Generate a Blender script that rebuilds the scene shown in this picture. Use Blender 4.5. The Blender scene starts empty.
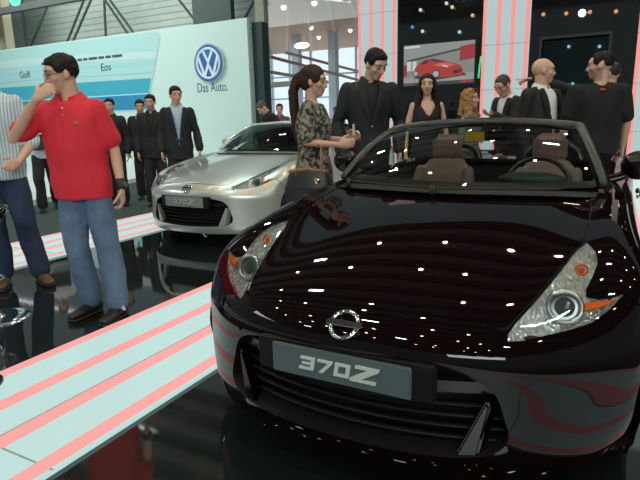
import bpy, bmesh, math, random
import numpy as np
from mathutils import Vector, Matrix, noise
from mathutils.geometry import delaunay_2d_cdt
random.seed(7)
SC = bpy.context.scene
COL = SC.collection
V3 = Vector
PI = math.pi
YAW, PITCH, ROLL = .4934, .2204, .0248
CAM = Vector((.757, -1.5325, 1.3251))
TOCAM = Vector((math.sin(YAW), -math.cos(YAW), 0))
RIGHT = Vector((math.cos(YAW), math.sin(YAW), 0))

# ---------------------------------------------------------------- materials
MATS = {}
def mat(name, col, rough=.5, metal=0., coat=0., emit=None, estr=1., bump=None, spec=.5, alpha=1., trans=0., noise_amt=0., noise_scale=20., sheen=0.):
    if name in MATS: return MATS[name]
    m = bpy.data.materials.new(name); m.use_nodes = True
    nt = m.node_tree; b = nt.nodes['Principled BSDF']
    b.inputs['Base Color'].default_value = (*col, 1)
    b.inputs['Roughness'].default_value = rough
    b.inputs['Metallic'].default_value = metal
    b.inputs['Coat Weight'].default_value = coat
    b.inputs['Coat Roughness'].default_value = .02
    b.inputs['Specular IOR Level'].default_value = spec
    b.inputs['Transmission Weight'].default_value = trans
    b.inputs['Sheen Weight'].default_value = sheen
    if emit:
        b.inputs['Emission Color'].default_value = (*emit, 1)
        b.inputs['Emission Strength'].default_value = estr
    if noise_amt or bump:
        tc = nt.nodes.new('ShaderNodeTexCoord')
        n = nt.nodes.new('ShaderNodeTexNoise'); n.inputs['Scale'].default_value = noise_scale
        n.inputs['Detail'].default_value = 4
        nt.links.new(tc.outputs['Object'], n.inputs['Vector'])
        if noise_amt:
            mx = nt.nodes.new('ShaderNodeMix'); mx.data_type = 'RGBA'
            mx.inputs[6].default_value = (*[c*(1-noise_amt) for c in col], 1)
            mx.inputs[7].default_value = (*[min(1, c*(1+noise_amt)) for c in col], 1)
            nt.links.new(n.outputs['Fac'], mx.inputs[0])
            nt.links.new(mx.outputs[2], b.inputs['Base Color'])
        if bump:
            bp = nt.nodes.new('ShaderNodeBump'); bp.inputs['Strength'].default_value = bump[0]
            bp.inputs['Distance'].default_value = bump[1]
            nt.links.new(n.outputs['Fac'], bp.inputs['Height'])
            nt.links.new(bp.outputs['Normal'], b.inputs['Normal'])
    MATS[name] = m
    return m

def glass_mat(name, tint=(.8, .9, .88), refl=.06, rough=.0):
    """thin pane: mostly see-through, fresnel reflection"""
    if name in MATS: return MATS[name]
    m = bpy.data.materials.new(name); m.use_nodes = True
    nt = m.node_tree; nt.nodes.clear()
    out = nt.nodes.new('ShaderNodeOutputMaterial')
    tr = nt.nodes.new('ShaderNodeBsdfTransparent'); tr.inputs[0].default_value = (*tint, 1)
    gl = nt.nodes.new('ShaderNodeBsdfGlossy'); gl.inputs['Roughness'].default_value = rough
    fr = nt.nodes.new('ShaderNodeFresnel'); fr.inputs[0].default_value = 1.5
    mx = nt.nodes.new('ShaderNodeMixShader')
    nt.links.new(fr.outputs[0], mx.inputs[0]); nt.links.new(tr.outputs[0], mx.inputs[1]); nt.links.new(gl.outputs[0], mx.inputs[2])
    nt.links.new(mx.outputs[0], out.inputs[0])
    MATS[name] = m
    return m

def emis(name, col, strength=1.):
    return mat(name, (.02, .02, .02), .4, emit=col, estr=strength)

# ---------------------------------------------------------------- objects
def tag(o, label=None, cat=None, group=None, kind=None):
    if label: o['label'] = label
    if cat: o['category'] = cat
    if group: o['group'] = group
    if kind: o['kind'] = kind
    return o

def link(name, me, m=None, parent=None, smooth=True):
    o = bpy.data.objects.new(name, me); COL.objects.link(o)
    if m is not None:
        me.materials.clear()
        for x in (m if isinstance(m, (list, tuple)) else [m]): me.materials.append(x)
    if smooth and len(me.polygons):
        me.polygons.foreach_set('use_smooth', [True]*len(me.polygons))
    if parent: o.parent = parent
    return o

def obj(name, bm, m=None, parent=None, smooth=False, bevel=0, sharp=None):
    if bevel:
        bmesh.ops.bevel(bm, geom=list(bm.edges), offset=bevel, segments=2, affect='EDGES', clamp_overlap=True)
    bmesh.ops.recalc_face_normals(bm, faces=list(bm.faces))
    me = bpy.data.meshes.new(name); bm.to_mesh(me); bm.free()
    o = link(name, me, m, parent, smooth)
    if smooth and sharp:
        me.set_sharp_from_angle(angle=math.radians(sharp))
    return o

def empty(name, loc, rz=0, label=None, cat=None, group=None):
    o = bpy.data.objects.new(name, None); COL.objects.link(o)
    o.location = loc; o.rotation_euler = (0, 0, rz); o.empty_display_size = .1
    return tag(o, label, cat, group)

def box(bm, lo, hi, M=None):
    r = bmesh.ops.create_cube(bm, size=1)
    lo, hi = Vector(lo), Vector(hi)
    c = (lo+hi)/2; d = hi-lo
    for v in r['verts']:
        v.co = Vector((v.co.x*d.x, v.co.y*d.y, v.co.z*d.z))+c
        if M is not None: v.co = M @ v.co
    return r['verts']

def bx(lo, hi, M=None):
    bm = bmesh.new(); box(bm, lo, hi, M); return bm

def prism(bm, poly, y0, y1, M=None):
    """polygon in XZ extruded along Y"""
    a = [bm.verts.new((p[0], y0, p[1])) for p in poly]
    b = [bm.verts.new((p[0], y1, p[1])) for p in poly]
    n = len(poly)
    bm.faces.new(a); bm.faces.new(b[::-1])
    for i in range(n): bm.faces.new((a[i], b[i], b[(i+1) % n], a[(i+1) % n]))
    if M is not None:
        for v in a+b: v.co = M @ v.co
    return a+b

def tube(bm, pts, rad, n=12, cap=True, ref=(1, 0, 0)):
    """rounded tube through pts; rad = float or (side, depth) per point"""
    pts = [Vector(p) for p in pts]
    if not isinstance(rad, list): rad = [rad]*len(pts)
    rad = [(r, r) if isinstance(r, (int, float)) else r for r in rad]
    P, R, T = [], [], []
    N = len(pts)
    for i in range(N):
        t = (pts[min(i+1, N-1)]-pts[max(i-1, 0)]).normalized()
        T.append(t)
    def add(p, r, t): P.append((p, r, t))
    if cap:
        for a in (80, 55, 28):
            s = math.radians(a); q = min(rad[0])
            add(pts[0]-T[0]*q*math.sin(s), (rad[0][0]*math.cos(s), rad[0][1]*math.cos(s)), T[0])
    for i in range(N): add(pts[i], rad[i], T[i])
    if cap:
        for a in (28, 55, 80):
            s = math.radians(a); q = min(rad[-1])
            add(pts[-1]+T[-1]*q*math.sin(s), (rad[-1][0]*math.cos(s), rad[-1][1]*math.cos(s)), T[-1])
    rings = []
    u = None
    for p, r, t in P:
        base = Vector(ref) if u is None else u
        u = base-t*base.dot(t)
        if u.length < 1e-4: u = Vector((0, 1, 0))-t*t.y
        u.normalize(); w = t.cross(u)
        rings.append([bm.verts.new(p+u*r[0]*math.cos(2*PI*k/n)+w*r[1]*math.sin(2*PI*k/n)) for k in range(n)])
    for A, B in zip(rings, rings[1:]):
        for k in range(n): bm.faces.new((A[k], A[(k+1) % n], B[(k+1) % n], B[k]))
    bm.faces.new(rings[0][::-1]); bm.faces.new(rings[-1])

def ell(bm, c, r, rot=None, seg=16):
    M = Matrix.Translation(Vector(c))
    if rot is not None: M = M @ rot
    if isinstance(r, (int, float)): r = (r, r, r)
    M = M @ Matrix.Diagonal((*r, 1))
    return bmesh.ops.create_uvsphere(bm, u_segments=seg, v_segments=max(6, seg*2//3), radius=1, matrix=M)['verts']

def cyl(bm, p0, p1, r0, r1=None, n=24):
    p0, p1 = Vector(p0), Vector(p1); r1 = r0 if r1 is None else r1
    d = p1-p0
    M = Matrix.Translation((p0+p1)/2) @ d.to_track_quat('Z', 'Y').to_matrix().to_4x4()
    return bmesh.ops.create_cone(bm, cap_ends=True, segments=n, radius1=r0, radius2=max(r1, 1e-4), depth=d.length, matrix=M)['verts']

def torus(bm, c, R, r, M=None, n=48, k=10, arc=2*PI):
    """ring lying in the XZ plane"""
    rings = []
    full = arc > 6.28
    for i in range(n if full else n+1):
        a = arc*i/n
        ring = []
        for j in range(k):
            b = 2*PI*j/k
            p = Vector(((R+r*math.cos(b))*math.cos(a), r*math.sin(b), (R+r*math.cos(b))*math.sin(a)))
            if M is not None: p = M @ p
            ring.append(bm.verts.new(p+Vector(c)))
        rings.append(ring)
    m = len(rings)
    for i in range(m if full else m-1):
        A, B = rings[i], rings[(i+1) % m]
        for j in range(k): bm.faces.new((A[j], A[(j+1) % k], B[(j+1) % k], B[j]))

def lathe(bm, prof, n=40, c=(0, 0, 0)):
    """profile (r, z) turned about Z"""
    c = Vector(c); rings = []
    for r, z in prof:
        rings.append([bm.verts.new(c+Vector((r*math.cos(2*PI*k/n), r*math.sin(2*PI*k/n), z))) for k in range(n)])
    for A, B in zip(rings, rings[1:]):
        for k in range(n): bm.faces.new((A[k], A[(k+1) % n], B[(k+1) % n], B[k]))
    bmesh.ops.remove_doubles(bm, verts=bm.verts, dist=1e-5)

def text_mesh(name, s, size, depth, m, parent=None, M=None, align='LEFT'):
    cu = bpy.data.curves.new(name, 'FONT'); cu.body = s; cu.size = size; cu.extrude = depth; cu.align_x = align
    t = bpy.data.objects.new('tmp', cu); COL.objects.link(t)
    dg = bpy.context.evaluated_depsgraph_get()
    me = bpy.data.meshes.new_from_object(t.evaluated_get(dg))
    bpy.data.objects.remove(t); bpy.data.curves.remove(cu)
    if M is not None: me.transform(M)
    me.name = name
    return link(name, me, m, parent, smooth=False)

def remesh(bm, vox, smooth=4, fac=.5):
    me = bpy.data.meshes.new('r'); bm.to_mesh(me); bm.free()
    t = bpy.data.objects.new('tmp', me); COL.objects.link(t)
    a = t.modifiers.new('r', 'REMESH'); a.mode = 'VOXEL'; a.voxel_size = vox; a.use_smooth_shade = True
    if smooth:
        b = t.modifiers.new('s', 'SMOOTH'); b.iterations = smooth; b.factor = fac
    dg = bpy.context.evaluated_depsgraph_get()
    out = bpy.data.meshes.new_from_object(t.evaluated_get(dg))
    bpy.data.objects.remove(t); bpy.data.meshes.remove(me)
    return out

ROTX90 = Matrix.Rotation(PI/2, 4, 'X')   # text plane XY -> XZ facing -Y
# ---------------------------------------------------------------- car body surfaces
XC=[0,.18,.36,.52,.67,.80,.895]
YO=np.array([0,.005,.03,.09,.19,.31,.40])
def row(y,zs,c7,arch,k=1.0,yl=None,x6=None):
    R=[]
    yo=YO*k if yl is None else yl
    for i in range(7):
        x=XC[i] if not(i==6 and x6) else x6
        R.append((x,y+yo[i],zs[i]))
    R.append(c7)
    if isinstance(arch,tuple): R.append(arch)
    else:
        a=np.radians(arch); R.append((.93 if arch<150 else (.92 if arch<190 else .90),.80+.37*np.cos(a),.33+.37*np.sin(a)))
    return R
NET=np.array([
 row(1.40,[.945,.943,.935,.92,.90,.925,.88],(.905,1.40,.62),(.895,1.40,.25),0,x6=.90),
 row(1.12,[.905,.903,.893,.875,.865,.898,.84],(.918,1.14,.60),20,0,x6=.91),
 row(.86,[.86,.857,.845,.825,.820,.850,.81],(.928,.93,.72),60,0,x6=.915),
 row(.60,[.81,.806,.795,.775,.773,.800,.765],(.93,.72,.735),95,.08,x6=.91),
 row(.36,[.755,.752,.742,.725,.715,.725,.70],(.925,.58,.67),120,.30,x6=.90),
 row(.17,[.70,.697,.69,.675,.655,.65,.63],(.92,.52,.60),140,.68),
 row(.06,[.655,.653,.645,.628,.605,.59,.575],(.92,.49,.55),152,.88),
 row(.01,[.60,.598,.592,.578,.555,.535,.525],(.92,.465,.50),163,.97),
 row(.0,[.54,.539,.535,.522,.502,.485,.475],(.92,.455,.455),172),
 row(.0,[.43,.43,.43,.43,.42,.41,.41],(.92,.45,.40),182),
 row(-.01,[.32]*7,(.915,.45,.32),193,x6=.89),
 row(-.02,[.22]*7,(.895,.45,.235),205,x6=.865),
 row(.0,[.16]*7,(.86,.47,.16),215,x6=.82)])

RNET=np.array([
 [(x,1.40,z) for x,z in zip([0,.18,.36,.52,.67,.80,.90,.905,.895],[.945,.943,.935,.92,.90,.925,.88,.62,.25])],
 [(x,1.80,z) for x,z in zip([0,.18,.36,.52,.69,.80,.91,.905,.89],[.95,.95,.945,.94,.935,.95,.89,.60,.20])],
 [(x,2.30,z) for x,z in zip([0,.18,.36,.52,.69,.80,.91,.905,.89],[.95,.95,.95,.945,.945,.955,.89,.58,.18])],
 [(x,2.75,z) for x,z in zip([0,.18,.36,.52,.69,.81,.92,.91,.89],[.98,.98,.98,.975,.965,.965,.90,.58,.18])],
 [(x,3.10,z) for x,z in zip([0,.18,.36,.52,.69,.82,.935,.93,.90],[1.01,1.01,1.01,1.005,.99,.985,.91,.60,.20])],
 [(x,3.50,z) for x,z in zip([0,.18,.36,.52,.69,.83,.94,.94,.90],[1.02,1.02,1.015,1.01,1.0,.985,.90,.60,.20])],
 [(x,3.85,z) for x,z in zip([0,.18,.36,.52,.68,.80,.91,.92,.88],[1.01,1.01,1.005,1.0,.985,.96,.88,.60,.22])],
 [(x,4.10,z) for x,z in zip([0,.18,.36,.52,.66,.77,.86,.87,.84],[.99,.99,.985,.98,.965,.93,.84,.58,.25])],
 [(x,4.24,z) for x,z in zip([0,.18,.36,.52,.63,.72,.80,.80,.78],[.95,.95,.945,.935,.92,.88,.78,.56,.30])],
 [(x,4.27,z) for x,z in zip([0,.14,.28,.40,.5,.56,.60,.60,.58],[.78,.78,.775,.77,.76,.72,.68,.54,.42])],
 [(x,4.275,z) for x,z in zip([0,.02,.04,.06,.08,.09,.1,.1,.1],[.60,.60,.60,.60,.60,.59,.58,.57,.56])]])

def _bas(t): return np.stack([(1-t)**3, 3*t**3-6*t**2+4, -3*t**3+3*t**2+3*t+1, t**3], -1)/6
class Surf:
    """uniform cubic B-spline half body; u=0 is the car's centre line"""
    def __init__(s, N):
        s.nu, s.nv = N.shape[1]-1, N.shape[0]-1
        N = np.concatenate([(2*N[0]-N[1])[None], N, (2*N[-1]-N[-2])[None]], 0)
        s.E = np.concatenate([(N[:, 1]*[-1, 1, 1])[:, None], N, (2*N[:, -1]-N[:, -2])[:, None]], 1)
    def __call__(s, u, v):
        u = np.clip(np.asarray(u, float), 0, s.nu); v = np.clip(np.asarray(v, float), 0, s.nv)
        i = np.minimum(u.astype(int), s.nu-1); j = np.minimum(v.astype(int), s.nv-1)
        bu, bv = _bas(u-i), _bas(v-j); out = 0
        for a in range(4):
            for b in range(4):
                out = out+(bv[..., a]*bu[..., b])[..., None]*s.E[j+a, i+b]
        return out
    def normal(s, u, v):
        u = np.asarray(u, float); v = np.asarray(v, float); h = 1e-3
        du = s(u+h, v)-s(u-h, v); dv = s(u, v+h)-s(u, v-h)
        n = np.cross(dv, du); L = np.linalg.norm(n, axis=-1, keepdims=True)
        n = n/np.maximum(L, 1e-12)
        return n*s.sg
    def orient(s):
        s.sg = 1.0
        n = s.normal(np.array([0.]), np.array([2.]))[0]
        s.sg = 1.0 if n[2] > 0 else -1.0
        return s
FRONT = Surf(NET).orient(); REAR = Surf(RNET).orient()

def inpoly(P, poly):
    x, y = P[:, 0], P[:, 1]; r = np.zeros(len(P), bool); n = len(poly)
    for i in range(n):
        x0, y0 = poly[i]; x1, y1 = poly[(i+1) % n]
        c = (y0 > y) != (y1 > y)
        with np.errstate(divide='ignore', invalid='ignore'):
            xx = (x1-x0)*(y-y0)/(y1-y0 if y1 != y0 else 1e-9)+x0
        r ^= c & (x < xx)
    return r

def dense(poly, step=.09, closed=True):
    out = []; n = len(poly)
    for i in range(n if closed else n-1):
        a = np.array(poly[i], float); b = np.array(poly[(i+1) % n], float)
        k = max(1, int(np.linalg.norm(b-a)/step))
        for t in range(k): out.append(tuple(a+(b-a)*t/k))
    if not closed: out.append(tuple(poly[-1]))
    return out

def rounded(poly, it=2):
    """Chaikin corner cutting of an open polyline, ends kept"""
    P = [np.array(p, float) for p in poly]
    for _ in range(it):
        Q = [P[0]]
        for a, b in zip(P, P[1:]): Q += [a*.75+b*.25, a*.25+b*.75]
        P = Q+[P[-1]]
    return [tuple(p) for p in P]

def cut(surf, polys, lines, step):
    """triangulate the uv rectangle with the polygons and lines as edges -> uv, tris"""
    nu, nv = int(surf.nu/step), int(surf.nv/step)
    pts, edges = [], []
    def chain(ch, closed):
        k = len(pts); n = len(ch)
        pts.extend(ch)
        for i in range(n if closed else n-1): edges.append((k+i, k+(i+1) % n))
    for p in polys: chain(dense(p), True)
    for p in lines: chain(dense(p, closed=False), False)
    B = np.array(pts) if pts else np.zeros((0, 2))
    U, V = np.meshgrid(np.linspace(0, surf.nu, nu+1), np.linspace(0, surf.nv, nv+1))
    g = np.stack([U.ravel(), V.ravel()], 1)
    if len(B):
        d = np.min(((g[:, None, :]-B[None])**2).sum(-1), 1)
        bd = (g[:, 0] < 1e-6) | (g[:, 0] > surf.nu-1e-6) | (g[:, 1] < 1e-6) | (g[:, 1] > surf.nv-1e-6)
        g = g[(d > (step*.45)**2) | (bd & (d > 1e-6))]
    allp = [Vector(p) for p in B]+[Vector(p) for p in g]
    vs, es, fs, *_ = delaunay_2d_cdt(allp, edges, [], 0, 1e-5)
    uv = np.array([(v.x, v.y) for v in vs]); T = np.array([f for f in fs if len(f) == 3])
    uv[:, 0] = np.clip(uv[:, 0], 0, surf.nu); uv[:, 1] = np.clip(uv[:, 1], 0, surf.nv)
    a = uv[T]; ar = np.abs(np.cross(a[:, 1]-a[:, 0], a[:, 2]-a[:, 0]))
    return uv, T[ar > 1e-6]

def sheet(name, surf, uv, tris, m, parent, depth=0., sides=(1, -1), ctr=True):
    """mesh of the chosen triangles, mirrored; depth pushes it inwards (scalar or per vertex)"""
    used = np.unique(tris); idx = -np.ones(len(uv), int); idx[used] = np.arange(len(used))
    q = uv[used]; P = surf(q[:, 0], q[:, 1]); N = surf.normal(q[:, 0], q[:, 1])
    dp = depth[used][:, None] if isinstance(depth, np.ndarray) else depth
    P = P-N*dp
    F = idx[tris]
    # consistent winding along N
    a, b, c = P[F[:, 0]], P[F[:, 1]], P[F[:, 2]]
    fl = (np.cross(b-a, c-a)*N[F[:, 0]]).sum(-1) < 0
    F[fl] = F[fl][:, ::-1]
    VV, FF, NN = [], [], []
    for sd in sides:
        k = len(VV) and sum(len(x) for x in VV)
        VV.append(P*[sd, 1, 1]); NN.append(N*[sd, 1, 1]); FF.append((F if sd > 0 else F[:, ::-1])+k)
    P = np.concatenate(VV); F = np.concatenate(FF); N = np.concatenate(NN)
    me = bpy.data.meshes.new(name); me.from_pydata(P.tolist(), [], F.tolist())
    o = link(name, me, m, parent)
    me.update()
    try: me.normals_split_custom_set_from_vertices(N.tolist())
    except Exception: pass
    return o

def boundary_loop(tris):
    """directed boundary edges of a triangle set"""
    E = {}
    for t in tris:
        for i in range(3):
            a, b = t[i], t[(i+1) % 3]
            if (b, a) in E: del E[(b, a)]
            else: E[(a, b)] = 1
    return list(E)

LAMP_IN = [(2.98, 5.72), (3.08, 5.2), (3.28, 4.55), (3.5, 3.9), (3.75, 3.2), (4.0, 2.5), (4.25, 2.1)]   # hood side edge
LAMP_OUT = [(4.25, 2.1), (4.52, 2.5), (4.62, 2.95), (4.53, 3.4), (4.40, 3.85), (4.45, 4.06), (4.75, 4.12), (5.05, 4.05), (5.42, 3.85), (5.2, 4.22), (4.95, 4.62), (4.6, 5.04), (4.05, 5.4), (3.7, 5.62), (3.3, 5.94), (3.0, 6.08), (2.98, 5.72)]
LAMP = LAMP_IN+LAMP_OUT[1:-1]
OPEN = [(0, 7.78), (1.4, 7.78), (2.3, 8.0), (2.72, 8.3), (2.95, 8.8), (3.06, 9.4), (3.2, 10.0), (3.1, 10.4), (2.8, 10.68), (2.2, 10.8), (1.2, 10.88), (0, 10.92)]
OPENR = rounded(OPEN, 1)
HB = [(0, 5.52), (1.5, 5.52), (2.6, 5.5), (2.93, 5.66)]+[(a-.03, b) for a, b in LAMP_IN[1:]]+[(4.28, 1.2), (4.25, .5), (4.22, 0)]
HI = [(0, 5.44), (1.5, 5.44), (2.55, 5.42), (2.88, 5.5)]+[(a-.075, b) for a, b in LAMP_IN[1:]]+[(4.23, 1.2), (4.2, .5), (4.17, 0)]
HBr, HIr = rounded(HB, 1), rounded(HI, 1)
FS0 = [(5.40, 3.92), (6.2, 4.25), (7.0, 4.6), (8, 5.1)]
FS1 = [(5.36, 3.98), (6.2, 4.31), (7.0, 4.66), (8, 5.16)]
FUV, FT = cut(FRONT, [LAMP, OPENR+[], HBr+[(0, 0)], HIr+[(0, 0)]], [FS0, FS1], .11)
_c = FUV[FT].mean(1)
IN_L, IN_O = inpoly(_c, LAMP), inpoly(_c, OPENR)
IN_HB, IN_HI = inpoly(_c, HBr+[(0, 0)]), inpoly(_c, HIr+[(0, 0)])
IN_FS = inpoly(_c, FS0+FS1[::-1])
_up = inpoly(_c, [(4.2, 0)]+[(8, 0)]+FS0[::-1]+[(4.4, 3.9), (4.2, 2.0)])
CLS = np.where(IN_L, 'lamp', np.where(IN_O, 'open', np.where(IN_HI, 'hood', np.where(IN_HB | IN_FS, 'gap', np.where(_up, 'fender', 'bumper')))))

def near_uv(surf, pts, ax, lo_u=0, hi_u=99):
    U, V = np.meshgrid(np.linspace(max(0, lo_u), min(surf.nu, hi_u), 161), np.linspace(0, surf.nv, 401))
    G = surf(U, V)[..., ax].reshape(-1, 2); out = []
    for p in pts:
        k = ((G-np.array(p))**2).sum(-1).argmin()
        out.append((float(U.ravel()[k]), float(V.ravel()[k])))
    return out
ARCH = near_uv(REAR, [(3.35+.375*math.cos(a), .33+.375*math.sin(a)) for a in np.linspace(-.35, PI+.35, 36)], [1, 2], 5.2)
COCK = [(0, 0), (4.15, 0), (4.15, 2.6), (4.05, 2.95), (3.7, 3.2), (3.0, 3.3), (0, 3.35)]
DOORO = [(4.95, .25), (6, .3), (7.6, .42), (7.75, .8), (7.75, 2.2), (7.3, 2.7), (6, 2.92), (4.95, 2.95)]
DOORI = [(4.95, .29), (6, .34), (7.55, .46), (7.69, .8), (7.69, 2.17), (7.25, 2.66), (6, 2.87), (4.95, 2.90)]
RUV, RT = cut(REAR, [ARCH, COCK, DOORO, DOORI], [], .125)
_c = RUV[RT].mean(1)
RCLS = np.where(inpoly(_c, ARCH), 'arch', np.where(inpoly(_c, COCK), 'cock', np.where(inpoly(_c, DOORI), 'door', np.where(inpoly(_c, DOORO), 'gap', 'body'))))



GLYPH = {   # stroke bars on a 4 x 5 raster
 '3': [[(0,5),(4,5),(4,0),(0,0),(0,1),(3,1),(3,2.05),(.6,2.05),(.6,2.95),(3,2.95),(3,4),(0,4)]],
 '7': [[(0,5),(4,5),(4,4),(1.9,0),(.7,0),(2.8,4),(0,4)]],
 '0': [[(0,0),(4,0),(4,1),(0,1)],[(0,4),(4,4),(4,5),(0,5)],[(0,1),(1,1),(1,4),(0,4)],[(3,1),(4,1),(4,4),(3,4)]],
 'Z': [[(.2,5.6),(6.2,5.6),(6.2,4.5),(2.2,.6),(6.0,.6),(6.0,-.5),(-.6,-.5),(-.6,.6),(3.4,4.5),(.2,4.5)]]}
def plate_letters(parent, m, z0, y, sc):
    x = 0
    for ch, w in zip('370Z', (4.7, 4.7, 4.9, 6)):
        bm = bmesh.new()
        for poly in GLYPH[ch]:
            q = [((p[0]+x+.12*p[1])*sc*1.5-10.3*sc*1.5, z0+p[1]*sc) for p in poly]
            prism(bm, q, y-.006, y)
        obj('letter', bm, m, parent)
        x += w

def grid_mesh(name, P, m, parent, smooth=True):
    nv, nu = P.shape[:2]
    F = [(j*nu+i, j*nu+i+1, (j+1)*nu+i+1, (j+1)*nu+i) for j in range(nv-1) for i in range(nu-1)]
    me = bpy.data.meshes.new(name); me.from_pydata(P.reshape(-1, 3).tolist(), [], F)
    return link(name, me, m, parent, smooth)

def ws_base(t):   # t in -1..1
    return np.array([.735*t, 1.32+.27*t*t, .965+.0*t])
def ws_top(t, hz=1.285, hy=2.0):
    return np.array([.575*t, hy+.10*t*t, hz-.035*t*t])
def ws(t, s, hz=1.285, hy=2.0):
    a, b = ws_base(t), ws_top(t, hz, hy)
    p = a+(b-a)*s
    return p+np.array([0, -.05, .04])*4*s*(1-s)*.6

def build_car(root, M, roadster):
    paint, black, chrome, rubber = M['paint'], M['black'], M['chrome'], M['rubber']
    S = lambda n: FT[CLS == n]
    sheet('hood', FRONT, FUV, S('hood'), paint, root)
    fb = sheet('front_bumper', FRONT, FUV, S('bumper'), paint, root)
    for sd in (1, -1): sheet('fender', FRONT, FUV, S('fender'), paint, root, sides=(sd,))
    inner = FT[(CLS != 'open') & (CLS != 'lamp')]
    sheet('inner_shell', FRONT, FUV, inner, black, root, depth=.012)
    # headlights
    L = S('lamp'); be = boundary_loop(L.tolist()); bidx = np.array(sorted({a for e in be for a in e}))
    d = np.sqrt(np.min(((FUV[:, None]-FUV[bidx][None])**2).sum(-1), 1))
    dep = np.minimum(.085, .012+.17*d)
    for sd in (1, -1):
        bk = sheet('headlight', FRONT, FUV, L, M['lamp_chrome'], root, depth=dep, sides=(sd,))
        sheet('lens_cover', FRONT, FUV, L, M['clear'], bk, depth=.001, sides=(sd,))
        def P(u, v, dd):
            p = FRONT(np.array([u]), np.array([v]))[0]-FRONT.normal(np.array([u]), np.array([v]))[0]*dd
            return Vector((p[0]*sd, p[1], p[2]))
        c = P(4.0, 4.22, .035); ax = Vector((.12*sd, -.9, .38)).normalized()
        R = ax.to_track_quat('Y', 'Z').to_matrix().to_4x4()
        bm = bmesh.new(); torus(bm, c, .053, .010, R, 40, 10); torus(bm, c-ax*.012, .042, .005, R, 40, 8)
        cyl(bm, c-ax*.06, c-ax*.005, .050, .055)
        obj('projector_ring', bm, M['lamp_silver'], bk, smooth=True, sharp=50)
        bm = bmesh.new(); ell(bm, c-ax*.028, .041); obj('projector_lens', bm, M['lens_dark'], bk, smooth=True)
        c2 = P(4.22, 3.05, .02); bm = bmesh.new(); torus(bm, c2, .019, .005, R, 24, 8); ell(bm, c2-ax*.012, .012)
        obj('indicator_bulb', bm, M['amber'], bk, smooth=True)
        bm = bmesh.new()
        q = [P(u, v, .006) for u, v in [(4.42, 4.28), (4.75, 4.2), (5.05, 4.14), (5.18, 4.1), (5.0, 4.28), (4.75, 4.42), (4.46, 4.52)]]
        q2 = [P(u, v, .02) for u, v in [(4.42, 4.28), (4.75, 4.2), (5.05, 4.14), (5.18, 4.1), (5.0, 4.28), (4.75, 4.42), (4.46, 4.52)]]
        va = [bm.verts.new(p) for p in q]; vb = [bm.verts.new(p) for p in q2]; bm.faces.new(va); bm.faces.new(vb[::-1])
        for i in range(7): bm.faces.new((va[i], vb[i], vb[(i+1) % 7], va[(i+1) % 7]))
        obj('turn_signal', bm, M['amber'], bk)
    # front opening: duct, slats, cross bar
    be = boundary_loop(S('open').tolist()); bm = bmesh.new(); vm = {}
    for sd in (1, -1):
        for a, b in be:
            if FUV[a][0] < 1e-4 and FUV[b][0] < 1e-4: continue
            for k in (a, b):
                if (k, sd) not in vm:
                    p = FRONT(FUV[k][:1], FUV[k][1:])[0]; p = Vector((p[0]*sd, p[1], p[2]))
                    inn = Vector((p.x*.93, p.y+.16, .40+(p.z-.40)*.82))
                    vm[(k, sd)] = (bm.verts.new(p), bm.verts.new(Vector((p.x*.985, p.y+.03, .40+(p.z-.40)*.96))), bm.verts.new(inn))
            A, B = vm[(a, sd)], vm[(b, sd)]
            for i in (0, 1): bm.faces.new((A[i], B[i], B[i+1], A[i+1]))
    duct = obj('intake_surround', bm, M['trim'], root, smooth=True, sharp=50)
    bm = bmesh.new(); box(bm, (-.62, .26, .17), (.62, .29, .60)); obj('radiator_panel', bm, black, root)
    gr = None
    bm = bmesh.new()
    for i, z in enumerate((.275, .315, .355, .395)):
        pts = [Vector((.52*t, .055+.10*t*t, z)) for t in np.linspace(-1, 1, 17)]
        tube(bm, pts, (.007, .016), 8, ref=(0, 0, 1))
    obj('grille', bm, M['trim'], root, smooth=True)
    bm = bmesh.new()
    n = 24; prof = [(.0, .43), (-.035, .445), (-.035, .485), (0, .50)]
    R_ = []
    for i in range(n+1):
        t = -1+2*i/n; x = .535*t; y = .055+.13*t*t
        R_.append([bm.verts.new((x, y+a, b)) for a, b in prof])
    for A, B in zip(R_, R_[1:]):
        for k in range(3): bm.faces.new((A[k], B[k], B[k+1], A[k+1]))
    obj('bumper_crossbar', bm, M['trim_gloss'], root, smooth=True, sharp=30)
    # the two body-coloured fangs in the corners of the intake
    for sd in (1, -1):
        bm = bmesh.new()
        q = [(.385, .235), (.455, .235), (.487, .42), (.474, .445)]
        f = [bm.verts.new((sd*x, .03+.3*max(0, x-.33)+(.43-z)*-.05, z)) for x, z in q]
        g = [bm.verts.new((sd*(x+.02), .14, z)) for x, z in q]
        bm.faces.new(f); bm.faces.new(g[::-1])
        for i in range(4): bm.faces.new((f[i], g[i], g[(i+1) % 4], f[(i+1) % 4]))
        bmesh.ops.bevel(bm, geom=list(bm.edges), offset=.008, segments=2, affect='EDGES')
        obj('intake_fang', bm, paint, root, smooth=True, sharp=40)
    bm = bmesh.new(); box(bm, (-.33, -.012, .437), (.33, .03, .556)); obj('plate_holder', bm, M['trim'], root, bevel=.006)
    bm = bmesh.new(); box(bm, (-.26, -.026, .442), (.26, -.013, .552)); pl = obj('number_plate', bm, M['plate'], root, bevel=.004)
    plate_letters(pl, M['letter'], .475, -.0262, .0095)
    # emblem on the nose
    p = Vector(FRONT(np.array([0.]), np.array([6.43]))[0]); nn = Vector(FRONT.normal(np.array([0.]), np.array([6.43]))[0])
    R = (-nn).to_track_quat('Y', 'Z').to_matrix().to_4x4()
    bm = bmesh.new(); torus(bm, p+nn*.008, .050, .008, R, 48, 10)
    em = obj('emblem', bm, chrome, root, smooth=True)
    bm = bmesh.new(); box(bm, (-.066, -.008, -.012), (.066, .006, .012), Matrix.Translation(p+nn*.012) @ R)
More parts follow.
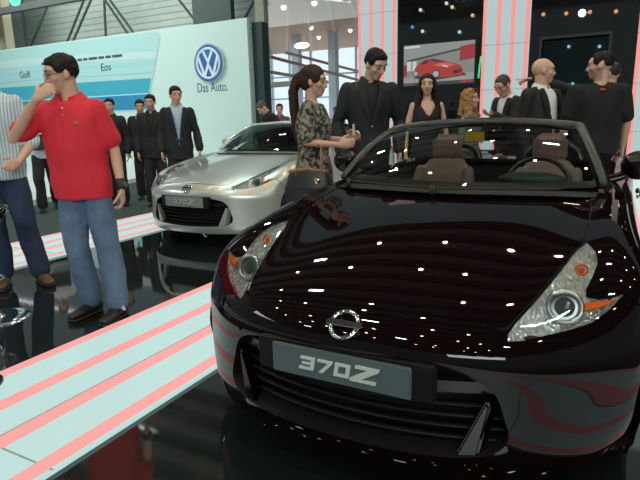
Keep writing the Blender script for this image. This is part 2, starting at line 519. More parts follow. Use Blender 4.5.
    obj('emblem_bar', bm, chrome, em, bevel=.003)
    text_mesh('emblem_letters', 'NISSAN', .022, .001, black, em, Matrix.Translation(p+nn*.0215) @ R @ Matrix.Translation((0, 0, -.008)) @ ROTX90, 'CENTER')
    # small square tow cover under each lamp
    # body behind the front wheels
    S2 = lambda n: RT[RCLS == n]
    keep = S2('body') if roadster else RT[(RCLS == 'body') | (RCLS == 'cock')]
    sheet('rear_body', REAR, RUV, keep, paint, root)
    for sd in (1, -1):
        dr = sheet('door', REAR, RUV, S2('door'), paint, root, sides=(sd,))
        bm = bmesh.new(); tube(bm, [(sd*.935, 2.42, .80), (sd*.945, 2.46, .805), (sd*.945, 2.56, .81), (sd*.935, 2.60, .81)], (.012, .02), 8)
        obj('door_handle', bm, chrome, dr, smooth=True)
    k2 = (RCLS != 'arch') & (RCLS != 'cock')
    sheet('side_shell', REAR, RUV, RT[k2], black, root, depth=.015)
    # underbody and wheel wells
    bm = bmesh.new(); box(bm, (-.60, .30, .14), (.60, 4.05, .20)); box(bm, (-.84, 1.25, .16), (.84, 2.9, .2)); obj('underbody', bm, black, root)
    for y in (.80, 3.35):
        for sd in (1, -1):
            w = bmesh.new()
            prof = [(.20, -.115), (.30, -.12), (.330, -.105), (.338, -.07), (.340, 0), (.338, .07), (.33, .105), (.30, .12), (.20, .115), (.20, -.115)]
            lathe(w, prof, 48)
            Mx = Matrix.Translation((sd*.795, y, .34)) @ Matrix.Rotation(PI/2, 4, 'Y')
            for v in w.verts: v.co = Mx @ v.co
            wh = obj('wheel', w, rubber, root, smooth=True, sharp=40)
            bm = bmesh.new(); torus(bm, (sd*.90, y, .34), .225, .012, Matrix.Rotation(PI/2, 4, 'Z'), 48, 8)
            lathe_b = bmesh.new()
            for k in range(5):
                a = 2*PI*k/5+.3
                for da in (-.13, .13):
                    e = Vector((sd*.893, y+.222*math.cos(a+da), .34+.222*math.sin(a+da)))
                    tube(bm, [Vector((sd*.88, y+.05*math.cos(a), .34+.05*math.sin(a))), e], [(.02, .014), (.014, .012)], 8)
            cyl(bm, (sd*.85, y, .34), (sd*.90, y, .34), .055, .045)
            cyl(bm, (sd*.70, y, .34), (sd*.71, y, .34), .21)
            lathe_b.free()
            obj('rim', bm, M['rim'], wh, smooth=True, sharp=40)
    # side mirrors
    for sd in (1, -1):
        bm = bmesh.new()
        ell(bm, (sd*.905, 1.98, 1.03), (.095, .075, .082), Matrix.Rotation(sd*.15, 4, 'Z'))
        tube(bm, [(sd*.76, 1.93, .95), (sd*.82, 1.95, .97), (sd*.87, 1.97, .99)], [(.03, .022)]*3, 10)
        me = remesh(bm, .008, 6)
        mi = link('side_mirror', me, paint, root)
        bm = bmesh.new(); ell(bm, (sd*.905, 2.042, 1.033), (.075, .015, .062)); obj('mirror_glass', bm, M['mirror'], mi, smooth=True)
    # windscreen
    hz, hy = (1.285, 2.0) if roadster else (1.285, 2.0)
    T = np.linspace(-1, 1, 33); Sv = np.linspace(0, 1, 17)
    wsP = np.array([[ws(t*.985, s, hz, hy) for t in T] for s in Sv])
    grid_mesh('windshield', wsP, M['glass'], root)
    bm = bmesh.new()
    fr = [ws(-1, s) for s in np.linspace(0, .97, 10)]+[ws(t, 1.0) for t in np.linspace(-.93, .93, 15)]+[ws(1, s) for s in np.linspace(.97, 0, 10)]
    fr = [Vector(p)+Vector((0, .012, -.004)) for p in fr]
    tube(bm, fr, (.032, .024), 10)
    obj('windshield_frame', bm, M['frame'], root, smooth=True)
    bm = bmesh.new()   # wiper tray / cowl
    q = np.array([[(.78*t, 1.20+.30*t*t+.12*s, .936-.03*abs(t)**3+.012*s) for t in T] for s in (0, .5, 1)])
    bm.free(); cw = grid_mesh('cowl', q, M['trim'] if roadster else paint, root)
    for x0, x1 in ((-.62, -.02), (-.05, .55)) if roadster else ():
        bm = bmesh.new()
        pts = [Vector((x, 1.235+.27*(x/.735)**2, .956+.004*math.sin((x-x0)/(x1-x0)*PI))) for x in np.linspace(x0, x1, 9)]
        tube(bm, pts, (.005, .006), 8); cyl(bm, pts[0]-Vector((0, .03, .03)), pts[0]+Vector((0, 0, .01)), .016)
        obj('wiper', bm, black, root, smooth=True)
    # cabin
    bm = bmesh.new()
    q = []
    for t in T:
        b = ws_base(t*.97)
        q.append([(b[0], b[1]+.03, .945), (b[0], b[1]+.25, .955), (b[0]*.98, b[1]+.42, .93), (b[0]*.97, b[1]+.47, .84), (b[0]*.97, b[1]+.40, .55)])
    bm.free(); dsh = grid_mesh('dashboard', np.array(q), M['dash'], root)
    bm = bmesh.new()
    ell(bm, (.37, 1.78, .955), (.19, .09, .045))
    obj('instrument_hood', bm, M['dash'], dsh, smooth=True)
    bm = bmesh.new()
    Mw = Matrix.Translation((.37, 2.04, .885)) @ Matrix.Rotation(-.42, 4, 'X')
    torus(bm, (0, 0, 0), .185, .016, Mw, 48, 10)
    sw = obj('steering_wheel', bm, M['leather'], root, smooth=True)
    bm = bmesh.new(); ell(bm, Mw @ Vector((0, -.01, -.01)), (.075, .035, .065))
    for a in (PI, 0, -PI/2): tube(bm, [Mw @ Vector((.05*math.cos(a), 0, .05*math.sin(a))), Mw @ Vector((.18*math.cos(a), 0, .18*math.sin(a)))], (.02, .012), 8)
    obj('wheel_hub', bm, M['leather'], sw, smooth=True)
    bm = bmesh.new(); box(bm, (-.80, 1.5, .22), (.80, 3.05, .26)); box(bm, (-.12, 1.7, .26), (.12, 2.9, .62)); box(bm, (-.70, 2.98, .26), (.70, 3.05, .96))
    cf = obj('cabin_floor', bm, M['dash'], root, bevel=.01)
    for sd in (1, -1):
        bm = bmesh.new(); box(bm, (sd*.70-.025, 1.65, .26), (sd*.70+.025, 3.0, .925)); obj('door_card', bm, M['dash'], root, bevel=.015)
    for sd in (1, -1):
        bm = bmesh.new()
        tube(bm, [(sd*.37, 2.0, .44), (sd*.37, 2.2, .44), (sd*.37, 2.48, .42)], [(.23, .07), (.25, .08), (.24, .08)], 16)
        for e in (-1, 1): tube(bm, [(sd*.37+e*.22, 2.05, .47), (sd*.37+e*.23, 2.45, .47)], .05, 10)
        st = link('seat', remesh(bm, .018, 6), M['seat'], root)
        bm = bmesh.new()
        tube(bm, [(sd*.37, 2.50, .46), (sd*.37, 2.58, .70), (sd*.37, 2.66, .88), (sd*.37, 2.69, .97)], [(.20, .06), (.24, .07), (.235, .065), (.16, .05)], 16)
        for e in (-1, 1): tube(bm, [(sd*.37+e*.18, 2.46, .5), (sd*.37+e*.21, 2.53, .72), (sd*.37+e*.19, 2.62, .92)], [.05, .055, .04], 10)
        link('backrest', remesh(bm, .018, 6), M['seat'], st)
        bm = bmesh.new(); box(bm, (sd*.37-.12, 2.66, .955), (sd*.37+.12, 2.755, 1.20)); bmesh.ops.bevel(bm, geom=list(bm.edges), offset=.042, segments=3, affect='EDGES'); link('headrest', remesh(bm, .014, 6), M['seat'], st)
        bm = bmesh.new(); tube(bm, [(sd*.37-.06, 2.70, .99), (sd*.37-.06, 2.715, 1.06)], .008, 8); tube(bm, [(sd*.37+.06, 2.70, .99), (sd*.37+.06, 2.715, 1.06)], .008, 8)
        obj('headrest_post', bm, chrome, st, smooth=True)
        if roadster:
            bm = bmesh.new(); tube(bm, [(sd*.37-.2, 2.96, .96), (sd*.37-.17, 2.97, 1.04), (sd*.37-.1, 2.98, 1.09), (sd*.37+.1, 2.98, 1.09), (sd*.37+.17, 2.97, 1.04), (sd*.37+.2, 2.96, .96)], (.03, .022), 10)
            obj('roll_hoop', bm, M['trim_gloss'], root, smooth=True)
    # inside mirror
    bm = bmesh.new(); box(bm, (-.035, 1.90, 1.17), (.205, 1.93, 1.228)); rv = obj('rear_view_mirror', bm, M['trim'], root, bevel=.012)
    bm = bmesh.new(); tube(bm, [(.08, 1.915, 1.22), (.06, 1.95, 1.262)], .01, 8); obj('mirror_stalk', bm, M['trim'], rv, smooth=True)
    if roadster:
        bm = bmesh.new(); box(bm, (-.045, 1.889, 1.172), (.07, 1.8975, 1.226)); obj('paper_tag', bm, M['yellow'], rv)
    else:
        # fastback greenhouse: roof, side glass, hatch
        G = []
        for s, (y, z, wx, bw, bz) in enumerate([(2.03, 1.285, .585, .76, .955), (2.25, 1.315, .60, .775, .96), (2.55, 1.318, .60, .79, .965), (2.9, 1.295, .585, .80, .975), (3.2, 1.245, .55, .79, .985), (3.55, 1.165, .50, .76, .995), (3.9, 1.07, .44, .66, 1.0), (4.08, 1.0, .40, .5, .985)]):
            G.append((y, z, wx, bw, bz))
        yy = np.array([g[0] for g in G])
        def gi(y): return [float(np.interp(y, yy, [g[k] for g in G])) for k in range(1, 5)]
        Y = np.linspace(2.03, 4.08, 40)
        R_ = []; L_ = []
        for y in Y:
            z, wx, bw, bz = gi(y)
            R_.append([(wx*t, y, z-.035*t*t-.012*t**6) for t in np.linspace(-1, 1, 25)])
        grid_mesh('roof', np.array(R_), paint, root)
        for sd in (1, -1):
            L_ = []
            for y in Y:
                z, wx, bw, bz = gi(y); e0 = np.array([wx*sd, y, z-.047]); e1 = np.array([bw*sd, y, bz-.02])
                L_.append([(e0+(e1-e0)*s+np.array([sd*.03, 0, .0])*4*s*(1-s)) for s in np.linspace(0, 1, 9)])
            L_ = np.array(L_)
            grid_mesh('side_window', L_[:24], M['dark_glass'], root); grid_mesh('rear_pillar', L_[23:], paint, root)
            # front quarter closing the pillar
            q0 = [ws(sd, s) for s in np.linspace(0, 1, 9)]
            q1 = [L_[0][8-k] for k in range(9)]
            grid_mesh('quarter_glass', np.array([q0, q1]), M['dark_glass'], root)
# ---------------------------------------------------------------- setting
def struct(name, bm, m, parent=None, bevel=0):
    o = obj(name, bm, m, parent, bevel=bevel)
    if not parent: o['kind'] = 'structure'
    return o
WHITE_LED = emis('led_white', (.58, .83, .79), .86)
PINK_LED = emis('led_pink', (1.0, .40, .38), .92)
WHITE_COL = emis('led_white_column', (.46, .60, .61), .90)
PINK_COL = emis('led_pink_column', (1.0, .32, .30), .92)
SEAM = mat('seam_grey', (.30, .36, .36), .5)
BLACKG = mat('black_gloss', (.006, .006, .007), .06, coat=.6)
BLACKM = mat('black_matt', (.012, .012, .013), .55)
CHROME = mat('chrome', (.82, .83, .85), .08, 1.)

fm = mat('floor_gloss', (.010, .014, .013), .045, spec=.95)
struct('floor', bx((-60, -14, -.1), (40, 60, -.001)), fm)
# aisle carpet and the white platform of the next stand
cm = mat('carpet', (.05, .08, .076), .85, noise_amt=.5, noise_scale=90, spec=.2)
bm = bmesh.new(); f = [bm.verts.new(p) for p in [(-5.26, -14, .004), (-5.26, 30, .004), (-14, 30, .004), (-8.85, 7.4, .004), (-7.86, 4.3, .004), (-7.2, 1.0, .004), (-6.0, -14, .004)]]
bm.faces.new(f); struct('floor', bm, cm)
wp = mat('white_platform', (.78, .86, .82), .35)
bm = bmesh.new()
lo = [(-14, 30), (-8.85, 7.4), (-7.86, 4.3), (-7.2, 1.0), (-6.0, -14), (-60, -14), (-60, 30)]
a = [bm.verts.new((x, y, .0)) for x, y in lo]; b = [bm.verts.new((x, y, .10)) for x, y in lo]
bm.faces.new(b)
for i in range(len(lo)): bm.faces.new((a[i], a[(i+1) % 7], b[(i+1) % 7], b[i]))
struct('floor', bm, wp)

LANES = {'rear': -5.24, 'middle': -2.09, 'right': 1.06}
W = 1.033
STR = [(0, .075), (.305, .395), (.60, .69), (.905, .985)]
def lane(x0, y0, y1, label):
    t = empty('light_walkway', (x0, 0, 0), 0, label, 'lit floor', 'striped light walkways')
    obj('light_panel', bx((0, y0, 0), (W, y1, .02)), WHITE_LED, t)
    for a, b in STR: obj('pink_stripe', bx((a*W, y0, .018), (b*W, y1, .0225)), PINK_LED, t)
    obj('joint_line', bx((.592*W, y0, .018), (.598*W, y1, .0222)), SEAM, t)
    for y in np.arange(math.ceil(y0)+.4, y1, 2.4): obj('panel_joint', bx((.0, y-.004, .018), (W, y+.004, .0221)), SEAM, t)
lane(LANES['rear'], -8, 11.95, 'farther striped light floor strip running past the silver car, beside the grey carpet')
lane(LANES['middle'], -8, 11.95, 'broad striped light floor strip between the man in red and the black car')
lane(LANES['right'], -8, 11.95, 'striped light floor strip on the far side of the black car, at the right edge')
for k, lab in (('rear', 'striped light column left of the car screen, behind the man in black suit'), ('middle', 'middle striped light column behind the man looking down at his hand'), ('right', 'striped light column at the right edge beside the man in black t-shirt')):
    x0 = LANES[k]
    t = empty('light_column', (x0, 11.98, 0), 0, lab, 'light column', 'striped light columns')
    obj('light_panel', bx((0, 0, 0), (W, .14, 6.5)), WHITE_COL, t)
    for a, b in STR: obj('pink_stripe', bx((a*W, -.006, 0), (b*W, .0, 6.5)), PINK_COL, t)
    for z in (.9, 1.9, 2.9, 3.9, 4.9): obj('panel_joint', bx((0, -.008, z-.005), (W, -.0061, z+.005)), SEAM, t)

# back wall of the black stand, with openings
def wall_piece(x0, x1, z0, z1, y0=12.05, y1=12.25, m=BLACKG): struct('wall_back', bx((x0, y0, z0), (x1, y1, z1)), m)
wall_piece(-4.20, -2.09, 0, 6.5)
wall_piece(-1.06, -.80, 0, 6.5); wall_piece(.55, 1.06, 0, 6.5)
wall_piece(-.80, .55, 0, 1.9); wall_piece(-.80, .55, 2.95, 6.5)
wall_piece(2.09, 9, 0, 6.5); wall_piece(-5.24, -4.2, 0, 6.5, 12.13, 12.25); wall_piece(-2.09, -1.06, 0, 6.5, 12.13, 12.25); wall_piece(1.06, 2.09, 0, 6.5, 12.13, 12.25)
w1 = struct('window_1', bx((-.80, 12.18, 1.9), (.55, 12.2, 2.95)), glass_mat('pane', (.35, .5, .5)))
bm = bmesh.new()
for lo, hi in [((-.84, 12.0, 1.86), (.59, 12.06, 1.92)), ((-.84, 12.0, 2.93), (.59, 12.06, 2.99)), ((-.84, 12.0, 1.92), (-.79, 12.06, 2.93)), ((.54, 12.0, 1.92), (.59, 12.06, 2.93))]: box(bm, lo, hi)
obj('window_frame', bm, BLACKM, w1)
struct('wall_rear_room', bx((-1.4, 13.6, 1.2), (1.2, 13.7, 3.6)), mat('room_blue', (.06, .14, .15), .35))
def lamp_ball(name, p, r, m, label, group):
    bm = bmesh.new(); ell(bm, p, r); o = obj(name, bm, m, None, smooth=True); tag(o, label, 'lamp', group)
    return o

# screen with the picture of a red car
scr = empty('display_screen', (-3.13, 12.0, 2.58), 0, 'wide screen on the black wall showing a red sports car in a car park', 'screen')
obj('bezel', bx((-.93, -.02, -.56), (.95, .05, .55)), BLACKG, scr, bevel=.01)
def flat(name, poly, col, k, parent=scr, s=.62):
    bm = bmesh.new(); bm.faces.new([bm.verts.new((x, -.0215-.0012*k, z)) for x, z in poly][::1])
    o = obj(name, bm, emis('screen_%d_%d_%d' % tuple(int(c*255) for c in col), col, s), parent); return o
X0, X1, Z0, Z1 = -.87, .88, -.50, .47
def sp(u, v): return (X0+(X1-X0)*u, Z1-(Z1-Z0)*v)
flat('picture', [sp(0, 0), sp(1, 0), sp(1, 1), sp(0, 1)], (.30, .33, .30), 0)
flat('picture_ceiling', [sp(0, 0), sp(1, 0), sp(1, .16), sp(.35, .34), sp(0, .42)], (.36, .40, .37), 1)
flat('picture_beam', [sp(.05, .36), sp(.9, .13), sp(.9, .18), sp(.05, .42)], (.07, .09, .09), 2)
flat('picture_lamp', [sp(.01, .03), sp(.24, .02), sp(.24, .07), sp(.01, .08)], (.85, .9, .85), 2)
flat('picture_sign', [sp(.80, .12), sp(1, .08), sp(1, .42), sp(.80, .46)], (.45, .03, .05), 3)
for a in (.05, .13): flat('picture_window', [sp(a, .40), sp(a+.06, .39), sp(a+.06, .62), sp(a, .64)], (.75, .85, .9), 3)
flat('picture_redwall', [sp(0, .48), sp(.05, .48), sp(.05, .75), sp(0, .78)], (.35, .04, .05), 3)
flat('picture_floor', [sp(0, .80), sp(1, .74), sp(1, .92), sp(0, .94)], (.40, .44, .40), 2)
flat('picture_shadow', [sp(.14, .82), sp(.5, .88), sp(.9, .80), sp(.86, .74), sp(.2, .76)], (.04, .05, .05), 4)
flat('picture_car', [sp(.17, .70), sp(.16, .60), sp(.19, .52), sp(.24, .44), sp(.32, .37), sp(.42, .355), sp(.53, .40), sp(.62, .45), sp(.74, .51), sp(.82, .57), sp(.85, .66), sp(.84, .78), sp(.70, .82), sp(.56, .83), sp(.40, .80), sp(.26, .76)], (.55, .045, .045), 5)
flat('picture_windscreen', [sp(.37, .39), sp(.44, .375), sp(.54, .42), sp(.60, .46), sp(.48, .45)], (.05, .05, .07), 6)
flat('picture_side_window', [sp(.25, .47), sp(.31, .40), sp(.35, .39), sp(.36, .46), sp(.30, .49)], (.05, .04, .05), 6)
flat('picture_bonnet', [sp(.42, .52), sp(.55, .47), sp(.66, .49), sp(.74, .54), sp(.66, .58), sp(.52, .57)], (.80, .16, .14), 6)
flat('picture_headlight', [sp(.55, .52), sp(.62, .55), sp(.65, .60), sp(.58, .57)], (.9, .8, .75), 7)
flat('picture_intake', [sp(.70, .68), sp(.82, .65), sp(.83, .73), sp(.72, .76)], (.06, .03, .03), 7)
for u, v, r in ((.47, .74, .095), (.18, .70, .07)):
    flat('picture_tyre', [sp(u+r*.62*math.cos(a), v+r*1.05*math.sin(a)) for a in np.linspace(0, 2*PI, 25)[:-1]], (.05, .04, .04), 8)
    flat('picture_rim', [sp(u+r*.45*math.cos(a), v+r*.78*math.sin(a)) for a in np.linspace(0, 2*PI, 21)[:-1]], (.55, .55, .58), 9)
flat('picture_footer', [sp(0, .93), sp(1, .91), sp(1, 1.0), sp(0, 1.0)], (.05, .06, .06), 5)
flat('picture_caption', [sp(.02, .955), sp(.15, .945), sp(.15, .975), sp(.02, .985)], (.45, .05, .06), 7)
flat('picture_caption', [sp(.80, .935), sp(.98, .925), sp(.98, .965), sp(.80, .975)], (.45, .05, .06), 7)
bm = bmesh.new(); tube(bm, [(-2.155, 12.03, 2.20), (-2.14, 12.03, 2.45), (-2.115, 12.03, 2.66)], .022, 8)
tag(obj('neon_tube', bm, emis('green_neon', (.02, .8, .30), .9), None, smooth=True), 'green neon tube between the car screen and the middle light column', 'neon light')

# small lamps mounted on the black wall
for p, c, lab in [((-3.78, 11.95, 3.47), (.12, .25, 1.), 'blue spot lamp on the black wall above the left part of the screen'), ((-3.58, 11.95, 3.84), (.7, .85, 1.), 'pale spot lamp high on the black wall above the screen'), ((-2.95, 11.95, 3.92), (.8, .8, 1.), 'white spot lamp near the top of the black wall above the screen'), ((-2.81, 11.95, 3.82), (1., .75, .4), 'amber spot lamp beside the white one above the screen'),
                  ((-2.33, 11.95, 3.59), (1., .55, .25), 'orange spot lamp above the right end of the screen'), ((-2.62, 11.95, 3.25), (.3, .9, .7), 'greenish spot lamp just above the screen'), ((-3.52, 11.95, 3.35), (.7, .8, .9), 'faint white spot lamp just above the screen'),
                  ((-.79, 11.95, 3.45), (1., .35, .12), 'first orange lamp from the left above the dark window'), ((-.33, 11.95, 3.42), (1., .35, .12), 'second orange lamp from the left above the dark window'), ((.13, 11.95, 3.40), (1., .35, .12), 'orange lamp right of the bright spotlight above the dark window'), ((.62, 11.95, 3.36), (1., .35, .12), 'last orange lamp on the right above the dark window')]:
    lamp_ball('spot_lamp', p, .04, emis('lamp_%d%d%d' % tuple(int(x*9) for x in c), c, .8), lab, 'spot lamps on the black wall')
lamp_ball('floodlight', (-.02, 11.98, 3.40), .075, emis('flood', (.7, 1., .95), 4.), 'bright white spotlight above the dark window', None)
for p in [(-.35, 13.55, 2.9), (.32, 13.55, 2.85), (-.2, 13.5, 2.02), (.2, 13.5, 2.3)]:
    lamp_ball('ceiling_spot', p, .035, emis('cool_spot', (.7, .85, 1.), 3.), 'small cool light seen through the dark window', 'lights behind the dark window')

# ---- wall of the next stand, left
vw = mat('white_panel', (.62, .79, .75), .45)
struct('wall_left', bx((-30, 13.0, .1), (-9.42, 13.12, 4.41)), vw)
struct('trim_1', bx((-9.42, 13.25, 0), (-9.05, 13.6, 4.3)), mat('dark_teal', (.02, .045, .045), .5))
gp = empty('wall_graphic', (-18, 12.99, 0), 0, 'printed pale and blue striped graphic on the white wall behind the man in red', 'wall graphic')
def band(name, pts, col, k):
    n = len(pts)//2
    bm = bmesh.new(); v = [bm.verts.new((x+18, -.002*k, z)) for x, z in pts]; bm.faces.new(v)
    return obj(name, bm, mat('print_%d_%d_%d' % tuple(int(c*255) for c in col), col, .45), gp)
def edge(x, z0): return z0
ZR = [(-30, 4.36), (-13.2, 4.36), (-13.05, 4.30), (-12.98, 4.15)]
band('pale_field', [(-30, 1.75), (-13.9, 1.75)]+ZR[::-1], (.45, .70, .69), 1)
band('white_swoosh', [(-30, 3.62), (-20, 3.72), (-13.25, 3.50), (-13.2, 3.72), (-20, 3.98), (-30, 3.95)], (.56, .77, .75), 2)
band('light_band', [(-30, 3.38), (-20, 3.38), (-13.35, 3.28), (-13.3, 3.42), (-20, 3.50), (-30, 3.50)], (.38, .68, .72), 2)
band('sky_band', [(-30, 2.92), (-22, 2.93), (-13.55, 2.86), (-13.75, 2.32), (-22, 2.32), (-30, 2.30)], (.06, .40, .54), 2)
band('blue_band', [(-30, 2.32), (-22, 2.34), (-13.75, 2.34), (-13.9, 1.82), (-22, 1.80), (-30, 1.80)], (.035, .26, .47), 3)
band('thin_line', [(-30, 2.31), (-22, 2.33), (-13.75, 2.33), (-13.75, 2.37), (-22, 2.37), (-30, 2.35)], (.45, .78, .86), 4)
band('thin_line', [(-30, 3.02), (-20, 3.12), (-13.5, 3.02), (-13.5, 3.06), (-20, 3.16), (-30, 3.06)], (.30, .66, .74), 4)
dk = mat('print_dark', (.05, .10, .12), .5)
x = -19.3; rr = random.Random(3)
while x < -15.1:
    w = rr.uniform(.22, .5)
    if not -18.5 < x < -17.3: obj('caption_bar', bx((x+18, -.012, 3.66), (x+w+18, -.008, 3.75)), dk, gp)
    x += w+.07
text_mesh('caption_golf', 'Golf', .38, .002, dk, gp, Matrix.Translation((-20.75+18, -.012, 3.24)) @ ROTX90)
text_mesh('caption_eos', 'Eos', .38, .002, dk, gp, Matrix.Translation((-16.0+18, -.012, 3.24)) @ ROTX90)
# round badge
bw, bb = mat('badge_white', (.80, .86, .90), .3), mat('badge_blue', (.03, .16, .46), .3)
badge = empty('round_badge', (-10.92, 12.996, 3.17), 0, 'round blue and white letter badge on the white wall', 'wall badge')
def disc(name, r, y, m, d=.03):
    bm = bmesh.new(); cyl(bm, (0, y, 0), (0, y-d, 0), r, n=48); return obj(name, bm, m, badge, smooth=True, sharp=40)
disc('badge_rim', .60, .0, mat('badge_silver', (.6, .68, .74), .25, .6), .10); disc('badge_disc', .565, -.095, bb, .012)
bm = bmesh.new(); torus(bm, (0, -.115, 0), .455, .042, None, 48, 8); obj('badge_ring', bm, bw, badge, smooth=True)
def strokes(name, pl, w=.082):
    bm = bmesh.new()
    for i in range(len(pl)-1):
        a, b = Vector((pl[i][0], 0, pl[i][1])), Vector((pl[i+1][0], 0, pl[i+1][1])); d = (b-a).normalized(); n = Vector((d.z, 0, -d.x))*w/2
        prism(bm, [((a+n-d*.02).x, (a+n-d*.02).z), ((b+n+d*.02).x, (b+n+d*.02).z), ((b-n+d*.02).x, (b-n+d*.02).z), ((a-n-d*.02).x, (a-n-d*.02).z)], -.128-.0006*i, -.106)
    return obj(name, bm, bw, badge)
strokes('badge_letter_v', [(-.20, .42), (0, .03), (.20, .42)])
strokes('badge_letter_w', [(-.40, .24), (-.17, -.40), (0, -.03), (.17, -.40), (.40, .24)])
st = text_mesh('slogan', 'Das Auto.', .42, .004, mat('slogan_dark', (.05, .12, .15), .5), None, None)
st.data.transform(Matrix.Translation((0, 0, 0)) @ ROTX90); bbx = max(v.co.x for v in st.data.vertices)
for v in st.data.vertices: v.co.x *= 1.27/bbx
st.location = (-11.56, 12.997, 2.29); tag(st, 'dark slogan lettering under the round badge on the white wall', 'lettering')

# ---- hall behind
hg = mat('hall_cladding', (.36, .42, .38), .7, noise_amt=.15, noise_scale=1.5)
struct('wall_hall', bx((-60, 31, 0), (-20.2, 31.2, 12.5)), hg)
bm = bmesh.new()
for z in np.arange(7, 12.4, .45): box(bm, (-60, 30.94, z), (-20.3, 31.0, z+.06))
o = obj('trim_2', bm, mat('cladding_rib', (.30, .36, .33), .7)); o['kind'] = 'structure'
steel = mat('steel_dark', (.03, .04, .04), .6)
bm = bmesh.new()
for a, b in [((-38.2, 6.2), (-42.6, 11.5)), ((-35.4, 10.9), (-38.2, 7.2)), ((-34.6, 10.9), (-37.5, 7.2)), ((-33.36, 11), (-33.6, 7.2)), ((-33.35, 10.6), (-30.9, 7.3)), ((-32.8, 10.6), (-30.3, 7.3)), ((-27.2, 10.6), (-24.0, 7.2)), ((-19.4, 9.2), (-21, 7.6))]:
    pass
for a, b in [((-39.5, 10.9), (-42.8, 7.4)), ((-35.4, 10.7), (-38.1, 7.6)), ((-34.65, 10.6), (-37.4, 7.6)), ((-33.3, 10.9), (-33.6, 7.4)), ((-33.25, 10.32), (-31.2, 7.7)), ((-32.74, 10.26), (-30.6, 7.7)), ((-26.4, 9.8), (-24.3, 7.4)), ((-19.6, 9.2), (-20.9, 7.6))]:
    tube(bm, [(a[0], 29, a[1]), (b[0], 29, b[1])], .09, 8)
o = obj('trim_3', bm, steel); o['kind'] = 'structure'
struct('trim_4', bx((-24.2, 28, 0), (-21.1, 28.4, 12)), mat('column_green', (.022, .05, .045), .6))
bm = bmesh.new(); box(bm, (-44.2, 28, 0), (-42.9, 28.5, 12)); box(bm, (-46.3, 28, 0), (-45.0, 28.5, 12)); struct('trim_5', bm, mat('column_beige', (.34, .31, .22), .6))
struct('trim_6', bx((-42.9, 27.9, 7), (-41.6, 28.2, 12)), steel)
struct('trim_7', bx((-48, 26, 9.75), (-31, 26.4, 10.2)), steel)
struct('trim_8', bx((-60, 27.5, 8.6), (-44.2, 27.8, 12)), mat('steel_brown', (.09, .08, .06), .6))
gl = empty('flood_lamp', (-30.6, 20, 8.5), 0, 'greenish lit flood lamp under the hall roof at top left', 'lamp')
bm = bmesh.new(); ell(bm, (0, 0, 0), (.45, .2, .3)); obj('lamp_bulb', bm, emis('green_lamp', (.10, .9, .40), 2.), gl, smooth=True)
bm = bmesh.new(); cyl(bm, (0, .05, .2), (0, .05, .55), .5, .2); obj('lamp_shade', bm, steel, gl)

# ---- glazed front with the bright hall beyond
fb_ = mat('frame_beige', (.38, .37, .29), .5)
bm = bmesh.new()
box(bm, (-11.75, 16.9, 0), (-11.35, 17.2, 7)); box(bm, (-11.4, 16.95, 2.62), (-10.0, 17.1, 2.78)); box(bm, (-11.6, 16.9, 6.0), (-5.0, 17.2, 7))
struct('window_2', bm, fb_)
tag(struct('window_3', bx((-11.35, 17.05, 0), (-5.2, 17.07, 6.0)), glass_mat('pane_clear', (.93, .95, .97))), None)
bm = bmesh.new()
bt = [bm.verts.new((x, y, 5.62)) for x, y in ((-11.7, 17.3), (-4, 17.3), (-4, 31), (-20.1, 31))]; tp = [bm.verts.new(v.co+Vector((0, 0, .18))) for v in bt]
bm.faces.new(bt); bm.faces.new(tp)
for i in range(4): bm.faces.new((bt[i], bt[(i+1) % 4], tp[(i+1) % 4], tp[i]))
struct('ceiling_rear', bm, mat('brown_ceiling', (.50, .31, .20), .6))
day = emis('daylight_window', (.80, .89, .98), 1.25)
struct('window_4', bx((-20, 30.6, 0), (-8, 30.7, 5.62)), day)
bm = bmesh.new()
for x in (-19.8, -18.4, -16.8, -15.2, -13.6, -12, -10.4): box(bm, (x-.055, 30.4, 0), (x+.055, 30.58, 5.62))
for z in (1.3, 2.7, 4.1): box(bm, (-20, 30.4, z-.05), (-8, 30.55, z+.05))
struct('trim_9', bm, mat('mullion_blue', (.55, .66, .76), .5))
bm = bmesh.new()
for x in (-14.2, -12.05): box(bm, (x-.2, 24, 0), (x+.2, 24.4, 5.62))
struct('trim_10', bm, mat('post_blue', (.55, .64, .74), .5))
rail = mat('rail_brown', (.42, .22, .13), .5)
for i, (a, b) in enumerate([((-11.81, 18.0, 3.85), (-11.94, 27.0, 3.39)), ((-11.84, 18.0, 3.26), (-13.37, 27.0, 3.3)), ((-11.87, 18.0, 2.71), (-13.37, 27.0, 3.36)), ((-12.6, 20.5, 4.3), (-12.3, 28.5, 3.9))]):
    bm = bmesh.new(); tube(bm, [a, b], .07, 8); o = obj('trim_%d' % (11+i), bm, rail); o['kind'] = 'structure'
bm = bmesh.new()
for k in range(8):
    x0 = -4.6-k*.85; x1 = -5.2-k*1.95
    tube(bm, [(x0, 17.4, 5.60), (x1, 30.8, 5.60)], (.09, .05), 8)
struct('trim_15', bm, mat('tan_beam', (.62, .48, .38), .6))
for i, p in enumerate([(-10.88, 17.6, 5.58), (-9.52, 17.6, 5.58), (-13.5, 25.4, 5.58), (-11.14, 24.3, 5.58), (-12.3, 22.4, 5.58)]):
    lamp_ball('downlight', p, .10, emis('warm_down', (1., .72, .5), 4.), 'warm downlight in the brown ceiling behind the glass front', 'downlights behind the glass front')
bm = bmesh.new(); ell(bm, (-12.0, 20.9, 4.6), (.4, .1, .14)); tag(obj('hanging_lamp', bm, emis('white_hang', (1., .95, .9), 3.), None, smooth=True), 'oval bright hanging lamp behind the glass front', 'lamp')

